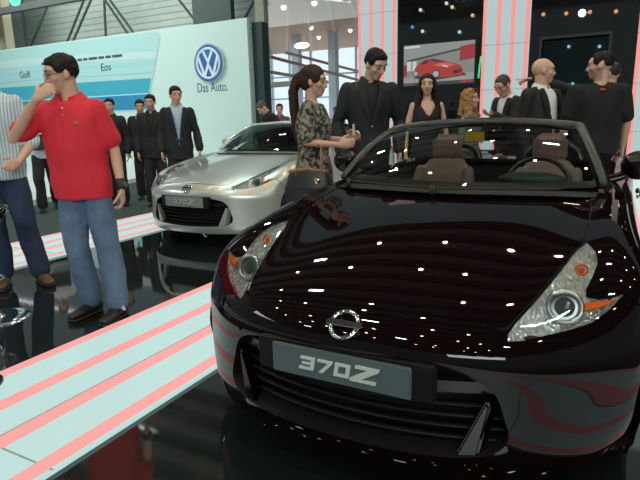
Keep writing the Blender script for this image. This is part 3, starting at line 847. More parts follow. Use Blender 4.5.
# ---- ceiling with slats and the lamp rig over the stand
struct('ceiling', bx((-14, -16, 8.4), (14, 12, 8.5)), mat('ceiling_brown', (.36, .29, .285), .8))
bm = bmesh.new()
for y in np.arange(-15.5, 12, 1.24): box(bm, (-14, y, 8.10), (14, y+.34, 8.4))
struct('ceiling_slats', bm, mat('ceiling_slat', (.07, .056, .056), .7))
def area(name, loc, size, power, col, sy=None, rot=(0, 0, 0), spread=180):
    l = bpy.data.lights.new(name, 'AREA'); l.shape = 'RECTANGLE' if sy else 'DISK'; l.size = size
    if sy: l.size_y = sy
    l.energy = power; l.color = col; l.spread = math.radians(spread)
    o = bpy.data.objects.new(name, l); COL.objects.link(o); o.location = loc; o.rotation_euler = rot
    return o
rl = random.Random(11)
for ix in range(7):
    for iy in range(8):
        x = -7.2+ix*2.2+rl.uniform(-.5, .5); y = -15.5+1.24*round((-7.5+iy*2.5+rl.uniform(-.6, .6)+15.5-.79)/1.24)+.79; z = 8.09
        cool = (ix*3+iy*5) % 7 == 0
        area('rig_lamp', (x, y, z), .15 if not cool else .6, 17 if not cool else 75, (1, .68, .42) if not cool else (.70, 1., .96), .16 if cool else None)
# unseen fill lights over the neighbouring stand, in the hall beyond and in front
area('hall_fill', (-16, 8.6, 7.6), 10, 380, (.92, 1., .97), 3.5, (math.radians(32), 0, 0))
area('hall_fill', (-34, 22, 11.5), 22, 2600, (.95, 1., .95), 8, (math.radians(28), 0, 0))
area('hall_fill', (-13, 24, 1.2), 8, 110, (1, .92, .85), 8, (math.radians(180), 0, 0))  # added uplight that brightens the brown ceiling, no fixture there
area('hall_fill', (9, -13, 7.6), 10, 1250, (.92, 1., 1.), 3, (math.radians(58), 0, math.radians(25)))  # fill added at right behind the camera to brighten the people
area('hall_fill', (-20, -8, 13), 10, 1500, (.92, 1., 1.), 5, (math.radians(45), 0, math.radians(-60)))  # second added fill, left behind the camera, high to stay out of reflections
w = bpy.data.worlds.new('world'); SC.world = w; w.use_nodes = True
w.node_tree.nodes['Background'].inputs[0].default_value = (.52, .68, .72, 1); w.node_tree.nodes['Background'].inputs[1].default_value = .28
# ---------------------------------------------------------------- the two cars and the stool
def lamp_chrome():
    m = mat('lamp_chrome', (.86, .95, .95), .13, .5)
    nt = m.node_tree; b = nt.nodes['Principled BSDF']
    tc = nt.nodes.new('ShaderNodeTexCoord'); v = nt.nodes.new('ShaderNodeTexVoronoi'); v.inputs['Scale'].default_value = 55
    bp = nt.nodes.new('ShaderNodeBump'); bp.inputs['Strength'].default_value = 1; bp.inputs['Distance'].default_value = .02
    nt.links.new(tc.outputs['Object'], v.inputs['Vector']); nt.links.new(v.outputs['Distance'], bp.inputs['Height']); nt.links.new(bp.outputs['Normal'], b.inputs['Normal'])
    return m
CM = dict(paint=mat('paint_black', (.0045, .0018, .0022), .5, .0, .65, spec=.0), black=mat('car_black', (.006, .006, .006), .7), chrome=CHROME, rubber=mat('rubber', (.012, .012, .012), .7),
          lamp_chrome=lamp_chrome(), clear=glass_mat('lamp_cover', (.96, .97, .97)), lamp_silver=mat('lamp_silver', (.42, .47, .47), .25, .7), lens_dark=mat('lens_dark', (.05, .07, .07), .03, 0, 1.),
          amber=mat('amber', (.75, .16, .02), .2), trim=mat('trim_black', (.006, .006, .0065), .55, spec=.3), trim_gloss=mat('trim_gloss', (.008, .008, .009), .25), plate=mat('plate_grey', (.085, .12, .13), .5),
          letter=mat('plate_letter', (.72, .80, .76), .3, .25), rim=mat('rim_silver', (.45, .46, .48), .25, .9), mirror=mat('mirror', (.7, .72, .74), .03, 1.), glass=glass_mat('windscreen', (.72, .84, .79)),
          dark_glass=glass_mat('dark_glass', (.16, .2, .19)), frame=mat('frame_black', (.008, .013, .012), .4), dash=mat('dash_black', (.018, .022, .021), .6), leather=mat('leather_black', (.02, .024, .023), .45),
          seat=mat('seat_brown', (.13, .075, .066), .7, noise_amt=.2, noise_scale=30), yellow=mat('tag_yellow', (1., .62, .02), .6))
car = empty('sports_car', (0, 0, 0), 0, 'glossy black open-top sports car in the foreground with brown seats', 'car')
build_car(car, CM, True)
CS = dict(CM); CS['paint'] = mat('paint_silver', (.52, .56, .53), .32, .55, 1.); CS['plate'] = mat('plate_grey_light', (.22, .25, .25), .5); CS['frame'] = CS['paint']
CS['letter'] = mat('plate_letter_grey', (.5, .53, .53), .3, .6); CS['glass'] = glass_mat('windscreen_dark', (.45, .55, .52))
car2 = empty('sports_car', (-3.2307, 2.8509, 0), 0, 'silver hardtop sports car parked behind, beside the white wall', 'car')
build_car(car2, CS, False)

# bar stool at the left edge
st = empty('bar_stool', (-2.99, .57, 0), 0, 'black moulded bar stool on a chrome disc foot at the left edge', 'stool')
bm = bmesh.new(); lathe(bm, [(0, .012), (.10, .016), (.17, .014), (.215, .006), (.22, 0), (.0, 0)], 48); obj('foot', bm, CHROME, st, smooth=True)
bm = bmesh.new(); cyl(bm, (0, 0, .01), (0, 0, .70), .022); lathe(bm, [(.06, .012), (.035, .03), (.028, .05), (.022, .09)], 32); obj('column', bm, CHROME, st, smooth=True)
bm = bmesh.new(); torus(bm, (0, -.06, .30), .13, .010, Matrix.Rotation(PI/2, 4, 'X'), 40, 8); obj('foot_ring', bm, CHROME, st, smooth=True)
bm = bmesh.new(); lathe(bm, [(0, .66), (.06, .665), (.11, .69), (.155, .74), (.175, .79), (.17, .795), (.145, .755), (.10, .725), (0, .715)], 48); obj('seat', bm, BLACKG, st, smooth=True)
# toe of a shoe on the light strip at the left edge
bm = bmesh.new(); tube(bm, [(-2.02, -.16, .075), (-1.97, -.115, .07), (-1.925, -.08, .06)], [(.045, .045), (.05, .042), (.042, .032)], 14)
sh = link('shoe', remesh(bm, .008, 4), mat('shoe_black', (.012, .010, .014), .35), None); tag(sh, 'dark shoe toe on the light floor strip at the left edge', 'shoe')
bm = bmesh.new(); tube(bm, [(-2.02, -.16, .032), (-1.97, -.115, .032), (-1.92, -.076, .032)], [(.048, .008), (.054, .008), (.046, .008)], 12, ref=(.6, -.7, 0)); obj('sole', bm, BLACKM, sh, smooth=True)
# ---------------------------------------------------------------- people
SKIN = dict(light=(.62, .38, .27), tan=(.54, .33, .23), warm=(.62, .38, .27))
def facing(a):
    """angle in degrees: 0 looks at the camera, 90 to the right of the photo, -90 to the left"""
    r = math.radians(a); d = TOCAM*math.cos(r)+RIGHT*math.sin(r)
    return math.atan2(d.y, d.x)-PI/2

def V(*a): return Vector(a)
class Rig:
    pass

def hand(bm, w, d, n, side, curl=.5, k=1., point=False):
    """w wrist, d finger direction, n palm normal, side = vector towards the thumb"""
    w, d, n = Vector(w), Vector(d).normalized(), Vector(n)
    n = (n-d*n.dot(d)).normalized(); t = Vector(side); t = (t-d*t.dot(d)-n*t.dot(n)).normalized()
    tube(bm, [w, w+d*.035, w+d*.085], [(.026, .019), (.036, .017), (.040, .014)], 12, ref=t)
    kn = w+d*.092
    for i, (off, L, r) in enumerate([(.030, .070, .0088), (.010, .080, .0092), (-.011, .075, .0088), (-.031, .058, .0078)]):
        c = curl if not (point and i == 0) else .05
        if point and i > 0: c = 1.25
        p = kn+t*off-d*(.004*abs(i-1)); pts = [p-d*.03, p]
        a = c*.45; 
        for seg in (.42, .32, .26):
            dd = (d*math.cos(a)+n*math.sin(a)+t*off*1.6).normalized()
            p = p+dd*L*seg; pts.append(p); a += c*.75
        tube(bm, pts, [r*1.1, r*1.08, r, r*.95, r*.82], 8, ref=t)
    b = w+d*.028+t*.026
    q1 = b+(t*.75+d*.6+n*.35).normalized()*.040; q2 = q1+(d*.9+t*.25+n*(.3+curl*.4)).normalized()*.034; q3 = q2+(d*.9+n*(.35+curl*.4)).normalized()*.022
    tube(bm, [w+d*.015+t*.01, b, q1, q2, q3], [.014, .0135, .0115, .0105, .009], 8)

DEF = dict(sh=.168, R=((.228, -.03, 1.13), (.240, .05, .885)), L=((-.228, -.03, 1.13), (-.240, .05, .885)),
           RH=((.0, .15, -1), (-1, .1, 0), (0, 1, 0)), LH=((.0, .15, -1), (1, .1, 0), (0, 1, 0)), curl=.55,
           RK=(.10, .03, .50), LK=(-.10, .03, .50), RA=(.11, -.02, .09), LA=(-.11, -.02, .09), RT=(.04, 1), LT=(-.04, 1),
           head=(0, 0, 0), shear=(0, 0), bend=0., waist=1., belly=1., point=None, neck=0.)

def person(label, x, y, face, H=1.75, pose=None, skin='warm', vox=.010, top=None, hair=None, brows=True, beard=0., group=None, pants=(.015, .016, .018), shoes=(.012, .012, .013), skirt=None, female=False, extra=None):
    P = dict(DEF); P.update(pose or {})
    root = empty('person', (x, y, .0225 if any(a-.15 < x < a+W+.15 for a in LANES.values()) else P.get('z0', .004 if x < -5.2 else 0)), facing(face), label, 'person', group)
    k = H/1.75; sx, sy = P['shear']; bend = P['bend']
    def warp(v):
        if bend and v.z > .95:      # bow forward from the hips
            q = Matrix.Rotation(-bend, 3, 'X') @ Vector((v.x, v.y, v.z-.95)); v = Vector((q.x, q.y, q.z+.95))
        return Vector((v.x+sx*v.z, v.y+sy*v.z, v.z))*k
    def fin(me, wr=0., seed=0):
        co = []
        me.update()
        for v in me.vertices:
            c = v.co.copy()
            if wr:
                f = noise.noise(Vector((c.x*9+seed, c.y*9, c.z*4.5)))+.5*noise.noise(Vector((c.x*20, c.y*20+seed, c.z*11)))
                c = c+v.normal*f*wr*1.7
            co.append(warp(c))
        for v, c in zip(me.vertices, co): v.co = c
        me.update(); return me
    hd = [math.radians(a) for a in P['head']]     # yaw (to own left +), pitch (down +), roll
    piv = Vector((0, 0, 1.50))
    HM = Matrix.Translation(piv) @ Matrix.Rotation(hd[0], 4, 'Z') @ Matrix.Rotation(-hd[1], 4, 'X') @ Matrix.Rotation(hd[2], 4, 'Y') @ Matrix.Translation(-piv+Vector((0, P['neck'], 0)))
    sh = P['sh']; fw = .92 if female else 1.
    def chain_arm(bm, s, add, upto='wrist', thick=1.):
        e, w = (P['R'] if s > 0 else P['L']); S = Vector((s*sh*fw, -.008, 1.412)); e, w = Vector(e), Vector(w)
        pts = [S, S.lerp(e, .33), S.lerp(e, .7), e]; r = [.050, .048, .043, .038]
        if upto == 'half':
            c = S.lerp(e, P.get('sleeve', .62)); pts = [S, S.lerp(c, .5), c]; r = [.048, .053, .056]
        elif upto == 'wrist': pts += [e.lerp(w, .35), w]; r += [.040, .028]
        elif upto == 'cuff':
            c = e.lerp(w, .93); pts += [e.lerp(w, .4), c]; r += [.042, .036]
        elif upto == 'forearm':
            c = e.lerp(w, .12); pts += [c]; r += [.046]
        r = [(q*thick*(.9 if female else 1)+add) for q in r]
        tube(bm, pts, r, 12, ref=(0, 1, 0))
        tube(bm, [(s*.045, -.020, 1.442), (s*.09, -.016, 1.432), tuple(S-Vector((s*.012, 0, .004)))], [.036+add, .042+add, .045+add], 10, ref=(0, 1, 0))
    def torso(bm, add, z0, z1=1.46, flare=0.):
        prof = [(.86, .150, .112), (.95, .168, .120), (1.06, .148*P['waist'], .108*P['belly']), (1.18, .155*P['waist'], .115*P['belly']), (1.30, .170, .120), (1.38, .165, .106), (1.43, .140, .085), (1.47, .085, .066)]
        if female: prof = [(.86, .165, .120), (.95, .172, .122), (1.06, .128, .098), (1.18, .135, .105), (1.28, .150, .128), (1.38, .155, .102), (1.44, .115, .074), (1.48, .058, .055)]
        pts, r = [], []
        zs = [p[0] for p in prof]
        for z in np.linspace(z0, z1, 14):
            a = np.interp(z, zs, [p[1] for p in prof]); b = np.interp(z, zs, [p[2] for p in prof])
            f = flare*max(0, (1.05-z)/.25)
            pts.append((0, 0, z)); r.append((a+add+f, b+add+f*.6))
        tube(bm, pts, r, 24, cap=False)
    def legs(bm, add, zlow=.09):
        for s in (1, -1):
            K = Vector(P['RK'] if s > 0 else P['LK']); A = Vector(P['RA'] if s > 0 else P['LA']); h = Vector((s*.078, 0, .90))
            pts = [h, h.lerp(K, .45), K, K.lerp(A, .35), K.lerp(A, max(0, 1-(zlow-.09)/.4))]
            r = [.092, .078, .056, .054, .040]
            if add > .008: r = [.084, .080, .070, .068, .066]
            tube(bm, pts, [q+add for q in r], 14)
    # --- body
    bm = bmesh.new()
    torso(bm, -.012, .88); legs(bm, -.008)
    for s in (1, -1):
        chain_arm(bm, s, -.004)
        d, n, sd = P['RH'] if s > 0 else P['LH']; w = P['R'][1] if s > 0 else P['L'][1]
        hand(bm, w, d, n, sd, P['curl'], point=(P['point'] == s))
        A = Vector(P['RA'] if s > 0 else P['LA']); tube(bm, [A, A+V(0, .012, -.035)], [.034, .03], 10)
    nr = .048 if female else .058
    tube(bm, [(0, -.005, 1.42), HM @ V(0, -.012, 1.50), HM @ V(0, -.015, 1.58)], [nr*1.25, nr, nr*.98], 16)
    hs = .95 if female else 1.
    def he(c, r, rot=None): ell(bm, (0, 0, 0), r, Matrix.Translation(V(0, 0, 0)), 14) if False else [setattr(v, 'co', HM @ (v.co)) for v in ell(bm, c, r, rot, 16)]
    he((0, -.012, 1.660), (.076*hs, .096, .088)); he((0, .022, 1.605), (.062*hs, .068, .080)); he((0, .050, 1.548), (.036*hs, .036, .030)); he((0, .035, 1.66), (.066*hs, .062, .060))
    for s in (1, -1):
        he((s*.042, .052, 1.612), (.026, .030, .026)); he((s*.079*hs, -.008, 1.622), (.009, .019, .029), Matrix.Rotation(s*.25, 4, 'Z')); he((s*.036, .073, 1.664), (.030, .018, .011))
        he((s*.012, .097, 1.599), (.009, .010, .008))
    tb = bmesh.new(); tube(tb, [(0, .082, 1.655), (0, .096, 1.628), (0, .107, 1.603)], [.010, .0105, .0125], 10); he((0, .086, 1.573), (.023, .011, .006)); he((0, .083, 1.561), (.019, .011, .007))
    for v in tb.verts: v.co = HM @ v.co
    tm = bpy.data.meshes.new('t'); tb.to_mesh(tm); tb.free(); bm.from_mesh(tm); bpy.data.meshes.remove(tm)
    me = remesh(bm, vox, 3, .45)
    iH = HM.inverted()
    sk = mat('skin_'+skin, SKIN[skin], .5, spec=.35)
    lip = mat('lips_'+('f' if female else 'm'), (.46, .17, .14) if female else (.46, .22, .16), .45)
    stub = mat('stubble', tuple(c*(.62) for c in SKIN[skin]), .6) if beard else sk
    mi = []
    for p in me.polygons:
        c = iH @ p.center
        m = 0
        if c.z > 1.5:
            if abs(c.x) < .026 and c.y > .078 and 1.552 < c.z < 1.580: m = 1
            elif beard and c.z < 1.60-.35*max(0, .07-c.y) + (.03 if abs(c.x) > .05 else 0) and c.y > -.03 and c.z < 1.615 and not (abs(c.x) < .02 and c.z > 1.585): m = 2
        mi.append(m)
    fin(me)
    body = link('body', me, [sk, lip, stub], root)
    me.polygons.foreach_set('material_index', mi)
    # --- face details
    for s in (1, -1):
        c = V(s*.033, .0775, 1.637)
        bm = bmesh.new(); [setattr(v, 'co', HM @ v.co) for v in ell(bm, c, (.0145, .0125, .0075), None, 12)]; o = obj('eye', bm, mat('eye_white', (.30, .25, .21), .5), root, smooth=True); fin(o.data)
        bm = bmesh.new(); [setattr(v, 'co', HM @ v.co) for v in ell(bm, V(s*.033, .0855, 1.6375), (.0068, .006, .0062), None, 10)]; i = obj('iris', bm, mat('iris', (.018, .011, .008), .4), o, smooth=True); fin(i.data)
        if brows:
            bm = bmesh.new(); tube(bm, [HM @ V(s*.016, .090, 1.657), HM @ V(s*.036, .090, 1.666), HM @ V(s*.056, .074, 1.659)], [(.004, .005), (.004, .006), (.003, .004)], 8)
            o = obj('eyebrow', bm, mat('brow', (.02, .013, .010), .7), root, smooth=True); fin(o.data)
    # --- hair
    if hair:
        st, hc = hair; bm = bmesh.new()
        hm = mat('hair_%d' % int(sum(hc)*1e4), hc, .6, noise_amt=.4, noise_scale=60, bump=(.6, .01), spec=.2)
        def hh(c, r, rot=None): [setattr(v, 'co', HM @ v.co) for v in ell(bm, c, r, rot, 16)]
        if st in ('short', 'cropped'):
            d = 0 if st == 'short' else -.005
            hh((0, -.018, 1.684), (.082+d, .098+d, .080+d)); hh((0, -.046, 1.656), (.079+d, .068+d, .064+d)); hh((0, .016, 1.718), (.060, .052, .032+d))
            if st == 'short': hh((0, .038, 1.710), (.064, .048, .034))
            for s in (1, -1): hh((s*.066, .012, 1.672), (.018+d*.5, .040, .040))
        else:
            hh((0, -.016, 1.684), (.084, .101, .082)); hh((0, -.050, 1.640), (.082, .072, .085))
            for s in (1, -1): hh((s*.066, .020, 1.668), (.020, .048, .050))
            if st == 'ponytail':
                tube(bm, [HM @ V(0, -.10, 1.67), HM @ V(0, -.135, 1.655), V(.0, -.155, 1.56), V(.0, -.15, 1.42), V(0, -.14, 1.28), V(0, -.135, 1.16)], [.040, .040, (.055, .040), (.062, .040), (.06, .034), (.025, .015)], 14)
            if st in ('long', 'wavy'):
                L = 1.22 if st == 'long' else 1.44
                for s in (1, -1):
                    tube(bm, [HM @ V(s*.060, -.005, 1.70), HM @ V(s*.082, .005, 1.63), HM @ V(s*.088, .0, 1.54), V(s*.105, .015, 1.44), V(s*.11, .05, max(L, 1.30)), V(s*.10, .075, L)], [(.03, .05), (.026, .055), (.032, .06), (.042, .055), (.036, .045), (.02, .025)], 12, ref=(1, 0, 0))
                tube(bm, [HM @ V(0, -.06, 1.66), HM @ V(0, -.085, 1.56), V(0, -.10, 1.44), V(0, -.11, L+.03)], [(.07, .05), (.10, .045), (.12, .045), (.09, .03)], 14)
        hme = remesh(bm, max(.008, vox), 3)
        if st == 'wavy':
            hme.update()
            for v in hme.vertices: v.co += v.normal*(.010*noise.noise(v.co*28)+.008*noise.noise(v.co*55))
        else:
            hme.update()
            for v in hme.vertices: v.co += v.normal*((.005 if st == 'short' else .0015)*noise.noise(v.co*38)+.003*noise.noise(v.co*80))
        fin(hme)
        link('hair', hme, hm, root)
    # --- clothes
    cv = max(.011, vox)
    def cloth(name, build, m, wr=.004, cutf=None, seed=1., parent=root):
        bm = bmesh.new(); build(bm); me = remesh(bm, cv, 3)
        if cutf:
            b = bmesh.new(); b.from_mesh(me)
            bmesh.ops.delete(b, geom=[f for f in b.faces if cutf(f.calc_center_median())], context='FACES'); b.to_mesh(me); b.free()
        fin(me, wr, seed)
        return link(name, me, m, parent)
    seed = (x*7.3+y*3.1) % 10
    pm = mat('pants_%d' % int(sum(pants)*1e4), pants, .85, noise_amt=.45, noise_scale=14)
    if skirt is None:
        def lb(bm):
            legs(bm, .012, .115); torso(bm, .006, .86, 1.0)
        cloth('trousers', lb, pm, .007, seed=seed)
    for s in (1, -1):
        A = Vector(P['RA'] if s > 0 else P['LA']); t = P['RT'] if s > 0 else P['LT']; d = V(t[0], t[1], 0).normalized(); g = A.z-.09
        bm = bmesh.new()
        tube(bm, [A+d*-.045+V(0, 0, -.04), A+d*.03+V(0, 0, -.035), A+d*.12+V(0, 0, -.052), A+d*.185+V(0, 0, -.058)], [(.038, .042), (.043, .045), (.048, .032), (.040, .024)], 14, ref=V(0, 0, 1).cross(d))
        sme = remesh(bm, .010, 3)
        fin(sme); so = link('shoe', sme, mat('shoe_%d' % int(sum(shoes)*1e4), shoes, .4), root)
        bm = bmesh.new(); tube(bm, [A+d*-.06+V(0, 0, -.080), A+d*.03+V(0, 0, -.080), A+d*.12+V(0, 0, -.080), A+d*.195+V(0, 0, -.080)], [(.036, .010), (.038, .010), (.050, .010), (.038, .010)], 14, ref=V(0, 0, 1).cross(d))
        o = obj('sole', bm, mat('sole_dark', (.02, .02, .02), .7), so, smooth=True); fin(o.data)
    for T in (top or []):
        kind = T[0]; m = T[1]
        if kind in ('polo', 'tshirt'):
            hem = T[2] if len(T) > 2 else .84
            def tb_(bm):
                torso(bm, .024, hem, 1.462, .020)
                for s in (1, -1): chain_arm(bm, s, .014, 'half', 1.05)
            cloth('shirt', tb_, m, .006, lambda c: c.z < hem-.02, seed)
            if kind == 'polo':
                bm = bmesh.new(); n = 28; R_ = []
                for i in range(n+1):
                    a = -PI/2+.26+(2*PI-.52)*i/n+PI       # opening at the front
                    ca, sa = math.cos(a), math.sin(a); fr = max(0, sa)
                    R_.append([bm.verts.new(v) for v in (V(.072*ca, -.010+.070*sa, 1.490-.022*fr), V(.076*ca, -.012+.074*sa, 1.528-.040*fr), V(.106*ca, -.010+.104*sa, 1.492-.048*fr), V(.124*ca, -.008+.128*sa, 1.462-.055*fr))])
                for A_, B_ in zip(R_, R_[1:]):
                    for j in range(3): bm.faces.new((A_[j], B_[j], B_[j+1], A_[j+1]))
                o = obj('collar', bm, m, root, smooth=True); fin(o.data)
        elif kind == 'shirt':
            hem = T[2] if len(T) > 2 else .86; roll = T[3] if len(T) > 3 else 'cuff'
            def ts(bm):
                torso(bm, .012, hem, 1.465, .010 if hem < .9 else 0)
                if roll:
                    for s in (1, -1): chain_arm(bm, s, .010, roll)
            cloth('shirt', ts, m, .005, lambda c: c.z < hem-.015, seed+2)
            bm = bmesh.new(); n = 28; R_ = []
            for i in range(n+1):
                a = PI/2+.22+(2*PI-.44)*i/n; ca, sa = math.cos(a), math.sin(a); fr = max(0, sa)
                R_.append([bm.verts.new(v) for v in (V(.068*ca, -.010+.066*sa, 1.47-.02*fr), V(.070*ca, -.012+.070*sa, 1.528-.03*fr), V(.094*ca, -.010+.092*sa, 1.482-.045*fr))])
            for A_, B_ in zip(R_, R_[1:]):
                for j in range(2): bm.faces.new((A_[j], B_[j], B_[j+1], A_[j+1]))
            o = obj('collar', bm, m, root, smooth=True); fin(o.data)
        elif kind == 'jacket':
            hem = T[2] if len(T) > 2 else .77; vb = T[3] if len(T) > 3 else 1.10; vw = T[4] if len(T) > 4 else .21
            def tj(bm):
                torso(bm, .027, hem, 1.462, .008)
                for s in (1, -1):
                    chain_arm(bm, s, .014, 'cuff', 1.05)
            def cj(c):
                if c.z < hem-.02: return True
                return c.y > .015 and c.z > vb and abs(c.x) < (c.z-vb)*vw and c.z < 1.52
            jk = cloth('jacket', tj, m, .005, cj, seed+4)
            # lapels lying along the opening
            for s in (1, -1):
                bm = bmesh.new(); R_ = []
                for i in range(9):
                    z = vb+(1.47-vb)*i/8; w0 = (z-vb)*vw; wd = .012+.05*math.sin(PI*min(1, i/8*1.02)*.75)
                    yb = lambda xx: .028+np.interp(z, [1.06, 1.18, 1.30, 1.39, 1.45, 1.49], [.112, .118, .124, .110, .082, .060])*math.sqrt(max(.05, 1-(xx/.215)**2))+.008
                    R_.append([bm.verts.new(V(s*w0, yb(w0), z)), bm.verts.new(V(s*(w0+wd*.5), yb(w0+wd*.5)+.006, z)), bm.verts.new(V(s*(w0+wd), yb(w0+wd)+.001, z))])
                for A_, B_ in zip(R_, R_[1:]):
                    for j in range(2): bm.faces.new((A_[j], A_[j+1], B_[j+1], B_[j]))
                o = obj('lapel', bm, m, jk, smooth=True); fin(o.data)
            bm = bmesh.new(); ell(bm, (0, .150*1.0+.002, vb-.02), (.011, .006, .011), None, 12); o = obj('button', bm, mat('button', (.18, .18, .18), .3), jk, smooth=True); fin(o.data)
        elif kind == 'dress':
            def td(bm): torso(bm, .012, .86, 1.40)
            def cd(c): return (c.z > 1.30 and c.y > 0 and abs(c.x) < (c.z-1.27)*.55) or c.z > 1.455
            cloth('dress', td, m, .003, cd, seed)
            def tk(bm): tube(bm, [(0, 0, .56), (0, 0, .75), (0, 0, .92)], [(.20, .15), (.195, .15), (.185, .135)], 20)
            cloth('skirt', tk, m, .006, None, seed)
        elif kind == 'lanyard':
            bm = bmesh.new()
            for s in (1, -1): tube(bm, [V(s*.06, .03, 1.475), V(s*.05, .128, 1.36), V(s*.012, .142, 1.14)], [(.008, .003)]*3, 6)
            box(bm, (-.04, .135, 1.04), (.04, .142, 1.14))
            o = obj('lanyard', bm, m, root); fin(o.data)
    root['_k'] = k
    R = Rig(); R.root, R.P, R.warp, R.HM, R.k, R.fin = root, P, warp, HM, k, fin
    del root['_k']
    return R

def stripe_mat(name, c0, c1, scale, rough=.8):
    m = mat(name, c0, rough)
    nt = m.node_tree; b = nt.nodes['Principled BSDF']
    tc = nt.nodes.new('ShaderNodeTexCoord'); wv = nt.nodes.new('ShaderNodeTexWave'); wv.inputs['Scale'].default_value = scale; wv.bands_direction = 'X'
    wv.inputs['Distortion'].default_value = .6
    rp = nt.nodes.new('ShaderNodeValToRGB'); rp.color_ramp.elements[0].position = .55; rp.color_ramp.elements[1].position = .75
    rp.color_ramp.elements[0].color = (*c0, 1); rp.color_ramp.elements[1].color = (*c1, 1)
    nt.links.new(tc.outputs['Object'], wv.inputs['Vector']); nt.links.new(wv.outputs['Fac'], rp.inputs[0]); nt.links.new(rp.outputs[0], b.inputs['Base Color'])
    return m
SUIT = mat('suit_black', (.0065, .008, .010), .75, noise_amt=.2, noise_scale=25)
SUIT2 = mat('suit_navy', (.0065, .0085, .013), .75)
TEE = mat('tee_black', (.006, .007, .008), .85)
RED = mat('polo_red', (.68, .022, .042), .8, noise_amt=.12, noise_scale=12)
WSH = mat('shirt_white', (.72, .74, .78), .8)
BSH = mat('shirt_blue', (.42, .55, .68), .8)
BLK = mat('shirt_black', (.010, .010, .011), .8)
LACE = mat('lace_grey', (.10, .095, .085), .85)
nt = LACE.node_tree; tc = nt.nodes.new('ShaderNodeTexCoord'); nz = nt.nodes.new('ShaderNodeTexNoise'); nz.inputs['Scale'].default_value = 34; nz.inputs['Detail'].default_value = 3
rp = nt.nodes.new('ShaderNodeValToRGB'); rp.color_ramp.elements[0].position = .42; rp.color_ramp.elements[1].position = .60
rp.color_ramp.elements[0].color = (.016, .017, .018, 1); rp.color_ramp.elements[1].color = (.27, .25, .20, 1)
nt.links.new(tc.outputs['Object'], nz.inputs['Vector']); nt.links.new(nz.outputs['Fac'], rp.inputs[0]); nt.links.new(rp.outputs[0], nt.nodes['Principled BSDF'].inputs['Base Color'])
STR_ = stripe_mat('shirt_striped', (.62, .70, .74), (.30, .42, .52), 14)
DARKHAIR = (.012, .009, .008); BROWN = (.035, .018, .011)
JEANS = (.10, .165, .26); DJEANS = (.022, .045, .095)

# man in the red polo shirt
p = person('man in red polo shirt and blue jeans touching his nose, standing at left', -2.335, .93, 0, 1.765, vox=.0075, skin='warm', hair=('short', (.016, .012, .009)), beard=0,
    top=[('polo', RED, .84)], pants=JEANS, shoes=(.012, .012, .013),
    pose=dict(shear=(.035, 0), R=((.33, .14, 1.235), (.105, .215, 1.475)), RH=((-.50, -.18, .38), (-.35, -.9, .2), (-.2, .3, 1)), L=((-.232, -.04, 1.15), (-.272, .04, .90)), LH=((-.02, .10, -1), (1, .15, 0), (.1, 1, 0)), curl=.95,
        head=(-55, 9, 0), RK=(.09, .03, .50), LK=(-.125, .03, .50), RA=(.085, -.06, .09), LA=(-.135, .03, .09), RT=(.45, .9), LT=(.25, 1), sleeve=.72, waist=1.12, belly=1.12))
bm = bmesh.new(); w0, w1 = Vector(p.P['L'][1]), Vector(p.P['L'][0]); d = (w1-w0).normalized()
tube(bm, [w0+d*.015, w0+d*.040], [.036, .036], 16); o = obj('watch_strap', bm, BLACKM, p.root, smooth=True); p.fin(o.data)
bm = bmesh.new(); cyl(bm, w0+d*.027+V(-.030, .012, 0), w0+d*.027+V(-.042, .016, 0), .019); o2 = obj('watch_face', bm, CHROME, o); p.fin(o2.data)
bm = bmesh.new(); 
for s in (1, -1):
    torus(bm, p.HM @ V(s*.034, .098, 1.634), .021, .0016, p.HM.to_3x3().to_4x4(), 24, 6)
    tube(bm, [p.HM @ V(s*.055, .092, 1.640), p.HM @ V(s*.080, .0, 1.640)], .0018, 6)
o = obj('glasses', bm, mat('glasses_frame', (.05, .05, .06), .3), p.root, smooth=True); p.fin(o.data)
bm = bmesh.new(); ell(bm, V(-.085, .148, 1.325), (.018, .004, .008)); o = obj('chest_logo', bm, mat('logo_grey', (.28, .20, .18), .6), p.root); p.fin(o.data)
bm = bmesh.new()
for z in (1.39, 1.43): ell(bm, V(0, .118+.15*(1.43-z), z-.01), .006, None, 8)
o = obj('shirt_button', bm, WSH, p.root); p.fin(o.data)

lk = V(p.P['LA'][0], p.P['LA'][1], 0)
bm = bmesh.new(); prism(bm, [(-.03, .0), (.005, .012), (.035, .045), (.012, .030), (-.004, .050), (-.012, .026)], -.002, .002, Matrix.Translation(lk+V(-.049, .045, .052)) @ Matrix.Rotation(PI/2-.1, 4, 'Z'))
o = obj('shoe_mark', bm, WSH, p.root); p.fin(o.data)

# man in the striped shirt at the edge
p = person('man in white and blue striped shirt cut off by the left edge', -3.62, 1.17, 20, 1.88, vox=.009, hair=('short', DARKHAIR), top=[('shirt', STR_, .84, 'forearm')], pants=DJEANS, shoes=(.10, .055, .03),
    pose=dict(shear=(.02, 0), L=((-.25, -.02, 1.13), (-.15, .16, .97)), LH=((.3, .9, -.1), (1, 0, -.4), (0, .3, 1)), R=((.26, 0, 1.14), (.20, .22, 1.06)), waist=1.1, LA=(-.15, .0, .09), LT=(-.5, 1)))
